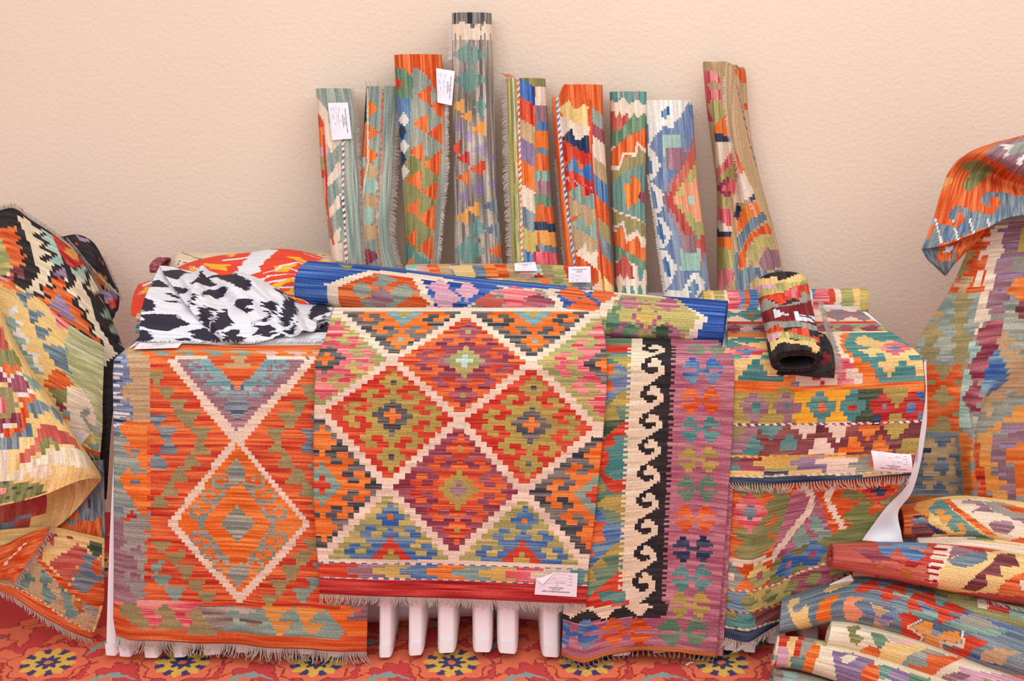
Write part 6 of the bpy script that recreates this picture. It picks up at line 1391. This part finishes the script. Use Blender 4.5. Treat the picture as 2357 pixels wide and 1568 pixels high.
# ================================================================== pile of folded and rolled kilims on the carpet, front right
PILE = 'kilims piled on the carpet at the front right'
zP = conv(1740, 1100, 3.35); zQ = conv(1760, 1400, 3.948); zO = conv(2040, 1120, 5.227)
def piled(pts, ry, rz, base, seed, label, paintf, loose=-2.0, sg=-1, turns=2.4, n=260, around=150, gap=.006, b=(2, 2), name='rolled_kilim', power=2.3, lump=.02):
    V = lying(pts, ry, rz, loose, sg, turns, seed, power=power, n=n, around=around, gap=gap, lump=lump)
    p = Paint(proj(centres(V)), base, 1, seed, b)
    paintf(p)
    o = sheet(name, V, p, M_KILIM_T, .005, flip=sg > 0)
    tag(o, label, 'rolled rug', PILE)
    return o, V

def f1_(p):
    z = ZP(p, zO)
    z.rect('o', -200, 0, 520, 700); z.poly('X', (340, 300), (400, 180), (620, 180), (640, 240), (520, 300), (540, 420), (640, 480), (760, 560), (980, 540), (980, 640), (700, 640), (600, 480), (490, 380)); z.poly('u', (620, 180), (700, 180), (820, 330), (900, 380), (1020, 480), (1140, 560), (1300, 620), (1500, 700), (900, 640), (960, 540), (830, 540), (730, 480), (760, 390), (610, 380), (500, 310), (560, 260)); z.poly('X', (590, 320), (650, 295), (730, 320), (700, 360), (800, 370), (760, 440), (680, 470), (640, 400)); z.poly('X', (830, 450), (910, 450), (980, 530), (900, 540)); z.poly('N', (310, 370), (460, 370), (480, 440), (600, 490), (740, 555), (600, 560), (470, 460)); z.poly('S', (290, 430), (440, 390), (520, 430), (470, 460), (300, 450)); z.poly('m', (300, 530), (340, 460), (470, 460), (590, 545), (540, 590), (380, 600))
    z.poly('o', (680, 180), (770, 180), (860, 270), (960, 340), (1080, 420), (1200, 500), (1330, 580), (1200, 560), (1000, 440), (860, 340)); z.poly('C', (770, 180), (1180, 170), (1650, 420), (1900, 500), (1900, 620), (1520, 640), (1330, 570), (1180, 480), (1020, 380), (900, 290)); z.poly('V', (890, 210), (1000, 185), (1170, 215), (1240, 280), (1310, 340), (1150, 330), (1030, 330), (1080, 300), (1140, 270), (1040, 230), (940, 240)); z.poly('V', (1220, 470), (1300, 430), (1500, 440), (1550, 520), (1440, 580), (1300, 540)); z.poly('H', (1170, 210), (1350, 210), (1900, 340), (1900, 470), (1500, 400), (1300, 330)); z.poly('o', (1340, 230), (1650, 290), (1900, 330), (1900, 380), (1540, 340)); z.poly('V', (1480, 420), (1650, 400), (1900, 440), (1700, 470)); z.poly('o', (1480, 640), (1900, 560), (1900, 720), (1560, 680))
P1, _ = piled([(2072, 1203, 2.89), (2200, 1190, 2.88), (2330, 1204, 2.86), (2520, 1240, 2.83)], [.055, .085, .10, .10], [.032, .036, .042, .045], 'y', 91, 'orange, grey and cream folded kilim, topmost of the pile on the carpet', f1_)
def f1b(p):
    z = ZP(p, zO); z.rect('C', 0, 500, 2000, 900); z.line('P', 14, (490, 620), (690, 605)); z.line('g', 26, (760, 630), (1040, 625), (1280, 665)); z.line('Q', 12, (1000, 660), (1300, 680)); z.line('y', 20, (1200, 690), (1800, 740))
piled([(2112, 1256, 2.82), (2250, 1256, 2.80), (2520, 1290, 2.75)], [.03, .06, .07], [.012, .022, .026], 'C', 92, 'thin cream folded kilim second from the top of the pile', f1b, n=160, around=80, gap=.003)
def f2(p):
    z = ZP(p, zP)
    z.poly('M', (500, 400), (1420, 400), (1420, 900), (500, 900)); z.poly('P', (740, 560), (960, 580), (1060, 640), (900, 650)); z.poly('r', (1010, 620), (1140, 660), (1330, 600), (1400, 640), (1200, 700)); z.poly('r', (1100, 480), (1300, 500), (2067, 620), (2067, 640), (1500, 560))
    z.poly('B', (940, 510), (1010, 500), (1110, 520), (1180, 510), (1310, 510), (1330, 560), (1270, 590), (1310, 620), (1220, 660), (1150, 620), (1100, 550), (1010, 620), (950, 580)); z.line('M', 12, (950, 535), (1060, 530)); z.line('x', 16, (1190, 555), (1300, 575)); z.poly('A', (920, 700), (960, 655), (1000, 705)); z.poly('A', (1115, 750), (1130, 690), (1180, 690), (1220, 780)); z.poly('A', (1430, 510), (1500, 500), (1570, 530), (1480, 530))
    z.poly('C', (1400, 530), (1540, 545), (1480, 640), (1440, 800), (1340, 800), (1330, 720), (1350, 620))
    for k in range(6): z.line('r', 14, (1360 - k * 12, 560 + k * 44), (1470 - k * 14, 575 + k * 44))
    z.poly('y', (1460, 680), (1560, 590), (1780, 590), (2200, 560), (2200, 900), (1400, 860), (1420, 720)); z.poly('V', (1490, 600), (1530, 540), (1680, 580), (1640, 610), (1500, 620)); z.poly('S', (1470, 650), (1700, 580), (1780, 600), (1790, 650), (1650, 700), (1530, 690)); z.poly('m', (1590, 850), (1720, 740), (1800, 690), (1880, 600), (2000, 610), (2030, 700), (1880, 700), (1900, 770), (1770, 760), (1790, 830), (1700, 870)); z.poly('o', (1860, 860), (1920, 800), (2000, 760), (2200, 720), (2200, 920), (1880, 900)); z.poly('C', (2030, 800), (2200, 760), (2200, 860), (2050, 870))
P2, V = piled([(1912, 1281, 2.70), (1945, 1283, 2.70), (2050, 1290, 2.70), (2200, 1311, 2.69), (2357, 1334, 2.68), (2520, 1362, 2.66)], [.030, .045, .062, .075, .08, .085], [.026, .036, .044, .048, .048, .05], 'M', 93, 'salmon-red rolled kilim with blue butterflies and a cream comb in the pile', f2, turns=3.2, gap=.005)
def f2b(p):
    z = ZP(p, zO); z.poly('Q', (500, 1150), (1000, 1200), (1080, 1370), (900, 1400), (600, 1300)); z.poly('g', (800, 1200), (1200, 1260), (1100, 1360), (980, 1300)); z.poly('C', (1100, 1370), (1400, 1420), (1300, 1500), (1100, 1470)); z.poly('r', (1200, 1390), (1540, 1450), (1500, 1560), (1250, 1520)); z.poly('t', (1460, 1480), (2000, 1560), (2000, 1700), (1500, 1600))
o, V = piled([(2120, 1378, 2.71), (2250, 1392, 2.68), (2520, 1450, 2.63)], [.05, .07, .08], [.02, .026, .03], 'g', 94, 'green and yellow folded kilim with a frayed edge between the salmon and blue rolls', f2b, n=160, around=80, gap=.004)
fringe(o, atY([2255, 2290, 2325, 2357, 2400], [1376, 1385, 1393, 1400, 1410], [2.65, 2.64, 2.63, 2.62, 2.60]), (.1, -.8, -.25), .018, .0042, M_FRINGE, seed=41, sway=1.2)
def f3(p):
    z = ZP(p, zP)
    for k, (x, y, w, c) in enumerate([(600, 830, 300, 'S'), (1000, 780, 260, 'n'), (1250, 900, 300, 't'), (1500, 1000, 300, 'B'), (1700, 1150, 260, 't'), (900, 1000, 260, 'n'), (350, 1080, 180, 'S'), (1900, 1120, 240, 'n'), (1700, 1350, 250, 'B'), (1250, 1020, 200, 't')]): z.poly(c, (x - w, y - 20), (x + w, y + 40), (x + w * .6, y + 90), (x - w * .7, y + 20))
    z.poly('y', (250, 1000), (280, 950), (340, 940), (340, 980), (290, 1000), (300, 1050), (350, 1030), (390, 990), (420, 1010), (410, 1100), (440, 1130), (350, 1170), (290, 1110)); z.poly('y', (520, 890), (600, 840), (720, 800), (770, 790), (740, 830), (640, 870), (580, 900))
    z.poly('O', (500, 970), (560, 930), (650, 910), (640, 950), (580, 985), (585, 1080), (500, 1110), (460, 1080)); z.poly('x', (690, 960), (720, 920), (840, 940), (760, 970), (840, 1040), (770, 1110), (690, 1070), (680, 1010)); z.poly('W', (890, 970), (1040, 1030), (960, 1060), (1050, 1100), (1000, 1160), (910, 1140), (930, 1060)); z.poly('v', (900, 1060), (1040, 1100), (1000, 1150))
    z.poly('R', (765, 890), (790, 850), (950, 785), (940, 850), (970, 870), (1040, 840), (1170, 830), (1150, 880), (1160, 920), (1060, 890), (1050, 915), (1120, 940), (1000, 965), (960, 930), (980, 890), (900, 880), (800, 905)); z.poly('R', (1170, 960), (1210, 910), (1370, 900), (1380, 990), (1420, 1020), (1480, 980), (1610, 970), (1615, 1070), (1520, 1060), (1480, 1050), (1490, 1080), (1570, 1100), (1410, 1130), (1400, 1040), (1340, 1010), (1290, 1000), (1300, 970), (1230, 960), (1290, 1040), (1180, 1030))
    z.poly('R', (1105, 1050), (1200, 1050), (1280, 1100), (1170, 1140), (1290, 1210), (1270, 1280), (1120, 1210), (1130, 1120)); z.line('c', 16, (1280, 1100), (1175, 1145), (1290, 1215), (1270, 1270)); z.poly('X', (1190, 1150), (1320, 1110), (1370, 1120), (1360, 1210), (1390, 1230), (1460, 1190), (1570, 1190), (1580, 1280), (1450, 1250), (1420, 1260), (1440, 1310), (1290, 1280), (1310, 1210)); z.line('c', 20, (1590, 1200), (1610, 1300), (1430, 1260), (1450, 1340)); z.poly('R', (1610, 1220), (1690, 1240), (1800, 1280), (1660, 1330), (1640, 1390), (1520, 1370), (1470, 1300), (1610, 1320)); z.poly('W', (1750, 1340), (1880, 1310), (2050, 1360), (1950, 1380), (1900, 1440), (1730, 1400)); z.poly('x', (1980, 1500), (2067, 1520), (2200, 1560), (2200, 1600), (2000, 1560))
    z.poly('H', (1560, 1090), (1700, 1060), (1800, 1120), (1880, 1180), (1750, 1180), (1600, 1150))
P3, V = piled([(1796, 1420, 2.73), (1840, 1408, 2.725), (1950, 1382, 2.71), (2050, 1396, 2.69), (2200, 1440, 2.65), (2357, 1494, 2.61), (2520, 1545, 2.57)], [.045, .058, .075, .085, .095, .10, .10], [.036, .042, .050, .053, .055, .054, .052], 'S', 95, 'blue rolled kilim with red and orange butterflies, largest of the pile', f3, n=300, around=170)
paper_tag(P3, *[atY(x, y, Y) for x, y, Y in ((1908, 1345, 2.725), (1958, 1322, 2.72), (1966, 1340, 2.71), (1925, 1356, 2.715))], lettering=False)
def f4(p):
    z = ZP(p, zQ)
    z.poly('g', (745, 190), (860, 180), (880, 210), (830, 220), (840, 250), (910, 290), (840, 330), (780, 300), (770, 230)); z.poly('e', (960, 230), (1090, 270), (1140, 320), (1080, 320), (1110, 370), (1030, 370), (990, 300)); z.poly('l', (1110, 285), (1330, 330), (1350, 380), (1180, 330)); z.poly('o', (865, 380), (960, 335), (1050, 370), (1085, 440), (1000, 470), (900, 440)); z.poly('o', (750, 380), (810, 390), (800, 420), (740, 400)); z.poly('y', (1030, 470), (1090, 330), (1200, 330), (1500, 380), (1350, 440), (1260, 490), (1200, 545)); z.poly('s', (1200, 560), (1300, 440), (1480, 380), (1640, 430), (1650, 470), (1490, 430), (1480, 540), (1300, 560), (1300, 620)); z.poly('o', (1470, 430), (1640, 450), (1820, 470), (1680, 520), (1570, 570), (1530, 610), (1460, 640), (1300, 580), (1310, 500), (1480, 540)); z.poly('l', (1760, 540), (1960, 590), (2300, 640), (2700, 760), (2700, 900), (1800, 660)); z.poly('V', (1780, 580), (1880, 620), (1780, 660), (1600, 640), (1610, 610)); z.poly('q', (1950, 640), (2300, 700), (2100, 740))
piled([(1906, 1458, 2.66), (1960, 1466, 2.65), (2080, 1498, 2.62), (2250, 1552, 2.58), (2480, 1625, 2.53)], [.036, .046, .052, .056, .06], [.028, .034, .038, .04, .04], 'c', 96, 'cream rolled kilim with green and yellow hooks just below the blue roll', f4, n=240, around=120)
def f5(p):
    z = ZP(p, zQ)
    q = lambda c, x0, x1: z.poly(c, (x0 + 130, 150), (x1 + 130, 150), (x1 - 30, 800), (x0 - 30, 800))
    q('R', 40, 150); q('y', 130, 205); z.poly('l', (130, 360), (225, 370), (190, 800), (60, 800)); q('R', 205, 265); q('H', 262, 400); z.poly('u', (245, 440), (380, 450), (330, 800), (200, 800)); z.poly('O', (380, 430), (450, 340), (540, 370), (500, 420), (400, 640), (340, 570)); q('c', 430, 620); z.poly('y', (320, 570), (410, 580), (360, 800), (290, 800)); z.poly('Q', (460, 330), (500, 250), (620, 250), (560, 370)); z.rect('t', 60, 425, 120, 470)
    z.poly('c', (420, 600), (520, 390), (640, 380), (680, 700), (360, 760)); z.poly('v', (610, 410), (800, 430), (1000, 500), (1000, 800), (680, 800), (650, 560)); z.poly('c', (690, 460), (740, 440), (860, 460), (780, 510), (720, 510)); z.poly('o', (870, 600), (940, 520), (1040, 540), (1050, 640), (1000, 720), (900, 680)); z.poly('u', (1040, 530), (1200, 570), (1130, 610), (1180, 680), (1040, 640)); z.poly('v', (1110, 600), (1210, 570), (1320, 620), (1300, 760), (1180, 700)); z.poly('e', (1310, 600), (1500, 660), (1500, 800), (1300, 720))
piled([(1782, 1500, 2.65), (1850, 1508, 2.64), (1960, 1535, 2.61), (2120, 1590, 2.56), (2300, 1650, 2.52)], [.038, .048, .058, .062, .064], [.030, .036, .042, .042, .042], 'c', 97, 'purple and cream rolled kilim with red-striped end low in the pile', f5, n=220, around=130, turns=3)
def f6(p):
    z = ZP(p, zQ); z.rect('H', -100, 400, 160, 900); z.poly('t', (160, 500), (300, 560), (300, 900), (160, 900)); z.poly('h', (60, 620), (130, 560), (180, 640), (120, 800))
piled([(1772, 1580, 2.60), (1850, 1596, 2.59), (2000, 1645, 2.55)], [.05, .055, .055], [.034, .036, .036], 'H', 98, 'grey speckled rolled kilim at the bottom front corner of the pile', f6, n=100, around=80)
# a scrap of white lint on the carpet
a, b_ = atZ(1579, 1532, .004), atZ(1596, 1526, .004)
sc_ = link('lint_scrap', tube_mesh([[a, (a + b_) / 2 + np.array([.002, .004, .002]), b_]], [.003], 6), M_FRINGE_W)
tag(sc_, 'tiny white scrap of lint on the red carpet below the purple kilim', 'scrap')
# ================================================================== camera, light
cam = bpy.data.cameras.new('camera'); co = bpy.data.objects.new('camera', cam); COL.objects.link(co)
co.location = (0, 0, HC); co.rotation_euler = (math.radians(90) - TH, 0, 0)
cam.sensor_fit = 'HORIZONTAL'; cam.sensor_width = 36; cam.lens = F / 2357 * 36
cam.clip_start = .05
cam.dof.use_dof = True; cam.dof.focus_distance = 2.85; cam.dof.aperture_fstop = 5.0
scene.camera = co

def area(name, loc, target, size, power, col, sy=None):
    l = bpy.data.lights.new(name, 'AREA'); l.energy = power; l.color = col; l.size = size
    if sy: l.shape = 'RECTANGLE'; l.size_y = sy
    o = bpy.data.objects.new(name, l); COL.objects.link(o); o.location = loc
    d = Vector(target) - Vector(loc); o.rotation_euler = d.to_track_quat('-Z', 'Y').to_euler()
    return o
area('softbox', (-.9, .1, 2.6), (.1, 3.2, .6), 1.8, 36, (.965, .985, 1))
area('ceiling_bounce', (1.1, 1.5, 3.2), (.5, 3.2, .5), 3.0, 46, (.965, .985, 1))
w = bpy.data.worlds.new('room_light'); scene.world = w; w.use_nodes = True
w.node_tree.nodes['Background'].inputs['Color'].default_value = (.98, .985, 1, 1); w.node_tree.nodes['Background'].inputs['Strength'].default_value = .74
scene.view_settings.view_transform = 'Standard'; scene.view_settings.look = 'None'; scene.view_settings.exposure = 0; scene.view_settings.gamma = 1
